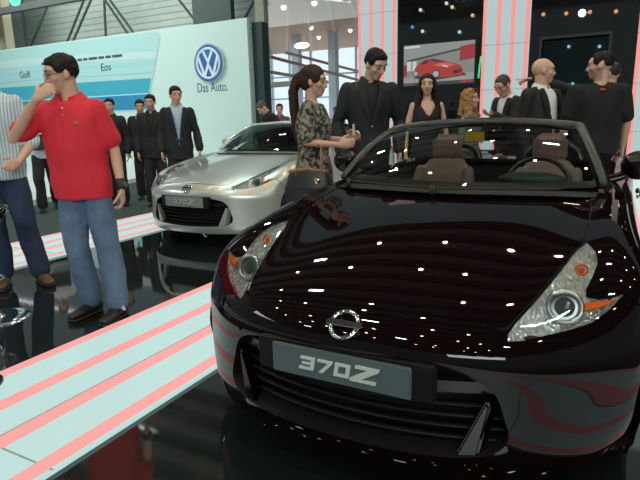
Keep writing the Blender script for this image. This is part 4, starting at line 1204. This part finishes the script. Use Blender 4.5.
# person with the folder
p = person('person in white shirt and black trousers with a folder, walking behind the man in red', -7.1, 3.98, 25, 1.72, vox=.012, hair=('short', DARKHAIR), top=[('shirt', WSH, .84, 'cuff')],
    pose=dict(R=((.22, .04, 1.15), (.05, .24, 1.14)), RH=((-1, .3, 0), (0, -1, 0), (0, 0, 1)), L=((-.23, .02, 1.14), (-.12, .24, 1.08)), LH=((1, .3, 0), (0, -1, 0), (0, 0, 1)), RK=(.1, .14, .52), RA=(.10, .12, .09), LK=(-.10, -.05, .50), LA=(-.1, -.25, .12)))
bm = bmesh.new(); box(bm, (-.17, .285, .98), (.15, .305, 1.22)); fo = obj('folder', bm, BLACKM, None, bevel=.004)
fo.location = p.root.location; fo.rotation_euler = p.root.rotation_euler; fo.data.transform(Matrix.Scale(p.k, 4)); tag(fo, 'dark flat folder held by the person in white shirt behind the man in red', 'folder')
# row of men by the silver car
person('man in dark suit half hidden behind the shoulder of the man in red', -6.36, 4.72, 5, 1.72, vox=.012, hair=('short', DARKHAIR), top=[('shirt', BLK, 1.0, None), ('jacket', SUIT2)])
person('bearded man in open dark suit and pale shirt, behind the man at the bonnet', -6.50, 5.50, 10, 1.72, vox=.011, hair=('short', DARKHAIR), beard=1, top=[('shirt', BSH, .9, None), ('jacket', SUIT2, .77, .86, .13)], pose=dict(head=(5, 5, 0)))
person('bearded man in black suit and black shirt beside the silver car bonnet', -5.73, 4.98, 8, 1.76, vox=.011, hair=('short', DARKHAIR), beard=1, top=[('shirt', BLK, .9, None), ('jacket', SUIT)], pose=dict(L=((-.25, .0, 1.15), (-.25, .16, .93)), LH=((0, .5, -.8), (1, 0, 0), (0, .8, .5)), head=(-8, 4, 0)))
person('man in dark suit with pale shirt and badge strap standing before the white wall', -4.73, 4.47, 15, 1.80, vox=.010, hair=('short', DARKHAIR), top=[('shirt', BSH, .9, None), ('jacket', SUIT2, .77, 1.0, .17), ('lanyard', mat('strap_blue', (.25, .42, .62), .6))], pose=dict(L=((-.25, -.02, 1.14), (-.27, .08, .89)), head=(14, 4, 0)))
person('grey-haired man in dark jacket bending down behind the silver car roof', -4.95, 7.55, -60, 1.76, vox=.012, hair=('short', (.10, .095, .09)), top=[('shirt', BLK, .9, None), ('jacket', SUIT)], pose=dict(bend=.5, head=(0, 15, 0)))
person('dark-haired person far behind, between the bending man and the ponytail woman', -5.6, 8.6, 0, 1.66, vox=.013, hair=('short', DARKHAIR), top=[('shirt', mat('shirt_plum', (.10, .06, .10), .8), .84)])
person('small distant person seen between the ponytail woman and the man in black suit', -4.71, 9.55, 0, 1.56, vox=.013, hair=('short', DARKHAIR), top=[('shirt', mat('shirt_grey', (.2, .22, .25), .8), .84)])
# woman with the ponytail
p = person('woman with long brown ponytail in grey lace top, in profile beside the black car', -1.32, 2.26, 78, 1.70, vox=.0075, skin='warm', hair=('ponytail', BROWN), female=True, top=[('tshirt', LACE, .80)], pants=(.02, .02, .024),
    pose=dict(sh=.165, R=((.215, -.01, 1.165), (.10, .225, 1.14)), RH=((-.25, 1, .12), (-.9, -.2, 0), (0, .0, 1)), L=((-.21, .03, 1.17), (-.10, .26, 1.17)), LH=((.2, .9, .4), (.9, 0, -.2), (0, -.1, 1)), curl=.9, head=(0, 6, 0), sleeve=.80))
bm = bmesh.new(); box(bm, (-.026, .315, 1.17), (.022, .328, 1.26)); ph = obj('phone', bm, mat('phone_white', (.55, .60, .66), .3), None, bevel=.004)
ph.location = p.root.location; ph.rotation_euler = p.root.rotation_euler; tag(ph, 'small pale phone in the hands of the ponytail woman', 'phone')
bag = empty('handbag', p.root.location, p.root.rotation_euler.z, 'black handbag with tan straps hanging from the forearm of the ponytail woman', 'handbag')
bm = bmesh.new(); tube(bm, [(.29, .02, .70), (.29, .02, .80), (.29, .02, .915)], [(.055, .18), (.07, .19), (.04, .15)], 20); me = remesh(bm, .012, 4)
link('bag_body', me, mat('bag_black', (.014, .016, .017), .45), bag)
tanm = mat('strap_tan', (.28, .13, .06), .5)
for xx in (.255, .318):
    bm = bmesh.new(); tube(bm, [(xx, -.07, .90), (xx-.01, -.06, 1.0), (xx*.3+.10, .0, 1.10), (xx*.3+.095, .06, 1.125), (xx*.3+.10, .10, 1.10), (xx-.01, .12, 1.0), (xx, .12, .90)], [(.010, .005)]*7, 8); obj('strap', bm, tanm, bag, smooth=True)
bm = bmesh.new(); tube(bm, [(.30, -.12, .925), (.32, .02, .945), (.30, .15, .925)], [(.012, .012)]*3, 8); obj('rim_trim', bm, tanm, bag, smooth=True)
bm = bmesh.new(); ell(bm, (.362, .10, .86), (.006, .022, .022)); obj('metal_clasp', bm, mat('brass', (.85, .62, .25), .2, 1.), bag, smooth=True)
# man in black suit looking down
p = person('young man in black suit and black shirt looking down, behind the black car', -1.30, 3.27, 5, 1.93, vox=.0075, skin='warm', hair=('short', (.010, .008, .008)), top=[('shirt', BLK, .9, None), ('jacket', SUIT, .77, 1.13, .20)],
    pose=dict(sh=.185, shear=(-.02, 0), head=(32, 26, 4), neck=.025, R=((.27, -.02, 1.14), (.25, .10, .90)), L=((-.27, -.02, 1.14), (-.25, .10, .90))))
# woman in black dress
person('long-haired woman in sleeveless black dress standing under the car screen', -1.13, 4.62, 0, 1.765, vox=.009, skin='warm', hair=('long', (.013, .009, .008)), female=True, top=[('dress', BLK)], skirt=1, pose=dict(sh=.165, head=(-12, -3, 0), RA=(.085, -.02, .09), LA=(-.085, -.02, .09)))
# blonde woman
p = person('blonde woman with sunglasses on her head, seen low right of the screen', -.67, 4.76, 55, 1.61, vox=.009, skin='light', hair=('wavy', (.32, .17, .06)), female=True, top=[('shirt', mat('shirt_teal', (.11, .14, .14), .7), .84)], pose=dict(head=(0, -4, 0)))
bm = bmesh.new()
for s in (1, -1):
    ell(bm, p.HM @ V(s*.036, .082, 1.735), (.028, .012, .020)); tube(bm, [p.HM @ V(s*.06, .075, 1.735), p.HM @ V(s*.087, -.01, 1.70)], .004, 6)
tube(bm, [p.HM @ V(-.02, .088, 1.742), p.HM @ V(.02, .088, 1.742)], .004, 6)
o = obj('sunglasses', bm, mat('sunglass', (.03, .02, .02), .1), p.root, smooth=True); p.fin(o.data)
# man looking at his hand by the light column
person('man in dark suit with cropped grey hair looking down at his raised hand', -.395, 5.74, -62, 1.83, vox=.009, skin='tan', hair=('cropped', (.06, .05, .045)), top=[('shirt', WSH, .9, None), ('jacket', SUIT, .77, 1.05, .2)],
    pose=dict(head=(0, 24, 0), neck=.03, bend=.10, L=((-.20, .14, 1.18), (-.10, .37, 1.30)), LH=((.0, 1, .35), (0, -.3, 1), (-1, 0, 0)), R=((.23, .05, 1.13), (.15, .30, 1.12))))
# bald man
person('bald man in dark jacket and white open shirt looking right, behind the windscreen', .09, 4.56, 32, 1.87, vox=.0085, skin='warm', hair=None, top=[('shirt', WSH, .9, None), ('jacket', SUIT, .77, .95, .20)], pose=dict(sh=.19, head=(50, 0, 0), waist=1.2, belly=1.2))
# man in black t-shirt
p = person('man in black t-shirt seen from behind, head turned left, right of the black car', .61, 4.44, 168, 1.88, vox=.0085, skin='warm', hair=('cropped', (.012, .009, .008)), beard=1, top=[('tshirt', TEE, .84)],
    pose=dict(sh=.195, head=(68, 2, 0), waist=1.12, sleeve=.80, R=((.255, .0, 1.15), (.27, .10, .92)), L=((-.255, .0, 1.15), (-.27, .10, .92))))
bm = bmesh.new(); ell(bm, V(0, -.122, 1.425), (.022, .006, .010)); o = obj('neck_logo', bm, mat('logo_red', (.7, .03, .03), .6), p.root); p.fin(o.data)
# pointing man
person('man in black jacket pointing left with outstretched arm, behind the man in black t-shirt', .68, 5.28, -140, 1.84, vox=.0068, skin='warm', hair=('cropped', (.03, .025, .022)), top=[('shirt', BLK, .9, None), ('jacket', SUIT)],
    pose=dict(head=(0, 0, 0), L=((-.45, .235, 1.50), (-.71, .45, 1.60)), LH=((-.766, .643, .03), (0, 0, -1), (.643, .766, 0)), point=-1, sh=.175))
# ---------------------------------------------------------------- camera
def make_camera():
    fw = Vector((-math.sin(YAW), math.cos(YAW), 0)); up = Vector((0, 0, 1))
    cp, sp = math.cos(PITCH), math.sin(PITCH)
    Z = fw*cp-up*sp; Yd = -fw*sp-up*cp
    cr, sr = math.cos(ROLL), math.sin(ROLL)
    X = RIGHT*cr+Yd*sr; Yi = -RIGHT*sr+Yd*cr
    cam = bpy.data.cameras.new('camera'); o = bpy.data.objects.new('camera', cam); COL.objects.link(o)
    M = Matrix.Identity(4)
    for i in range(3):
        M[i][0] = X[i]; M[i][1] = -Yi[i]; M[i][2] = -Z[i]; M[i][3] = CAM[i]
    o.matrix_world = M
    cam.sensor_fit = 'HORIZONTAL'; cam.sensor_width = 36; cam.lens = 36*539.44/640
    cam.clip_start = .05; cam.clip_end = 200
    SC.camera = o
make_camera()
SC.view_settings.view_transform = 'Standard'; SC.view_settings.look = 'None'
SC.view_settings.exposure = 0; SC.view_settings.gamma = 1; SC.view_settings.use_curve_mapping = False
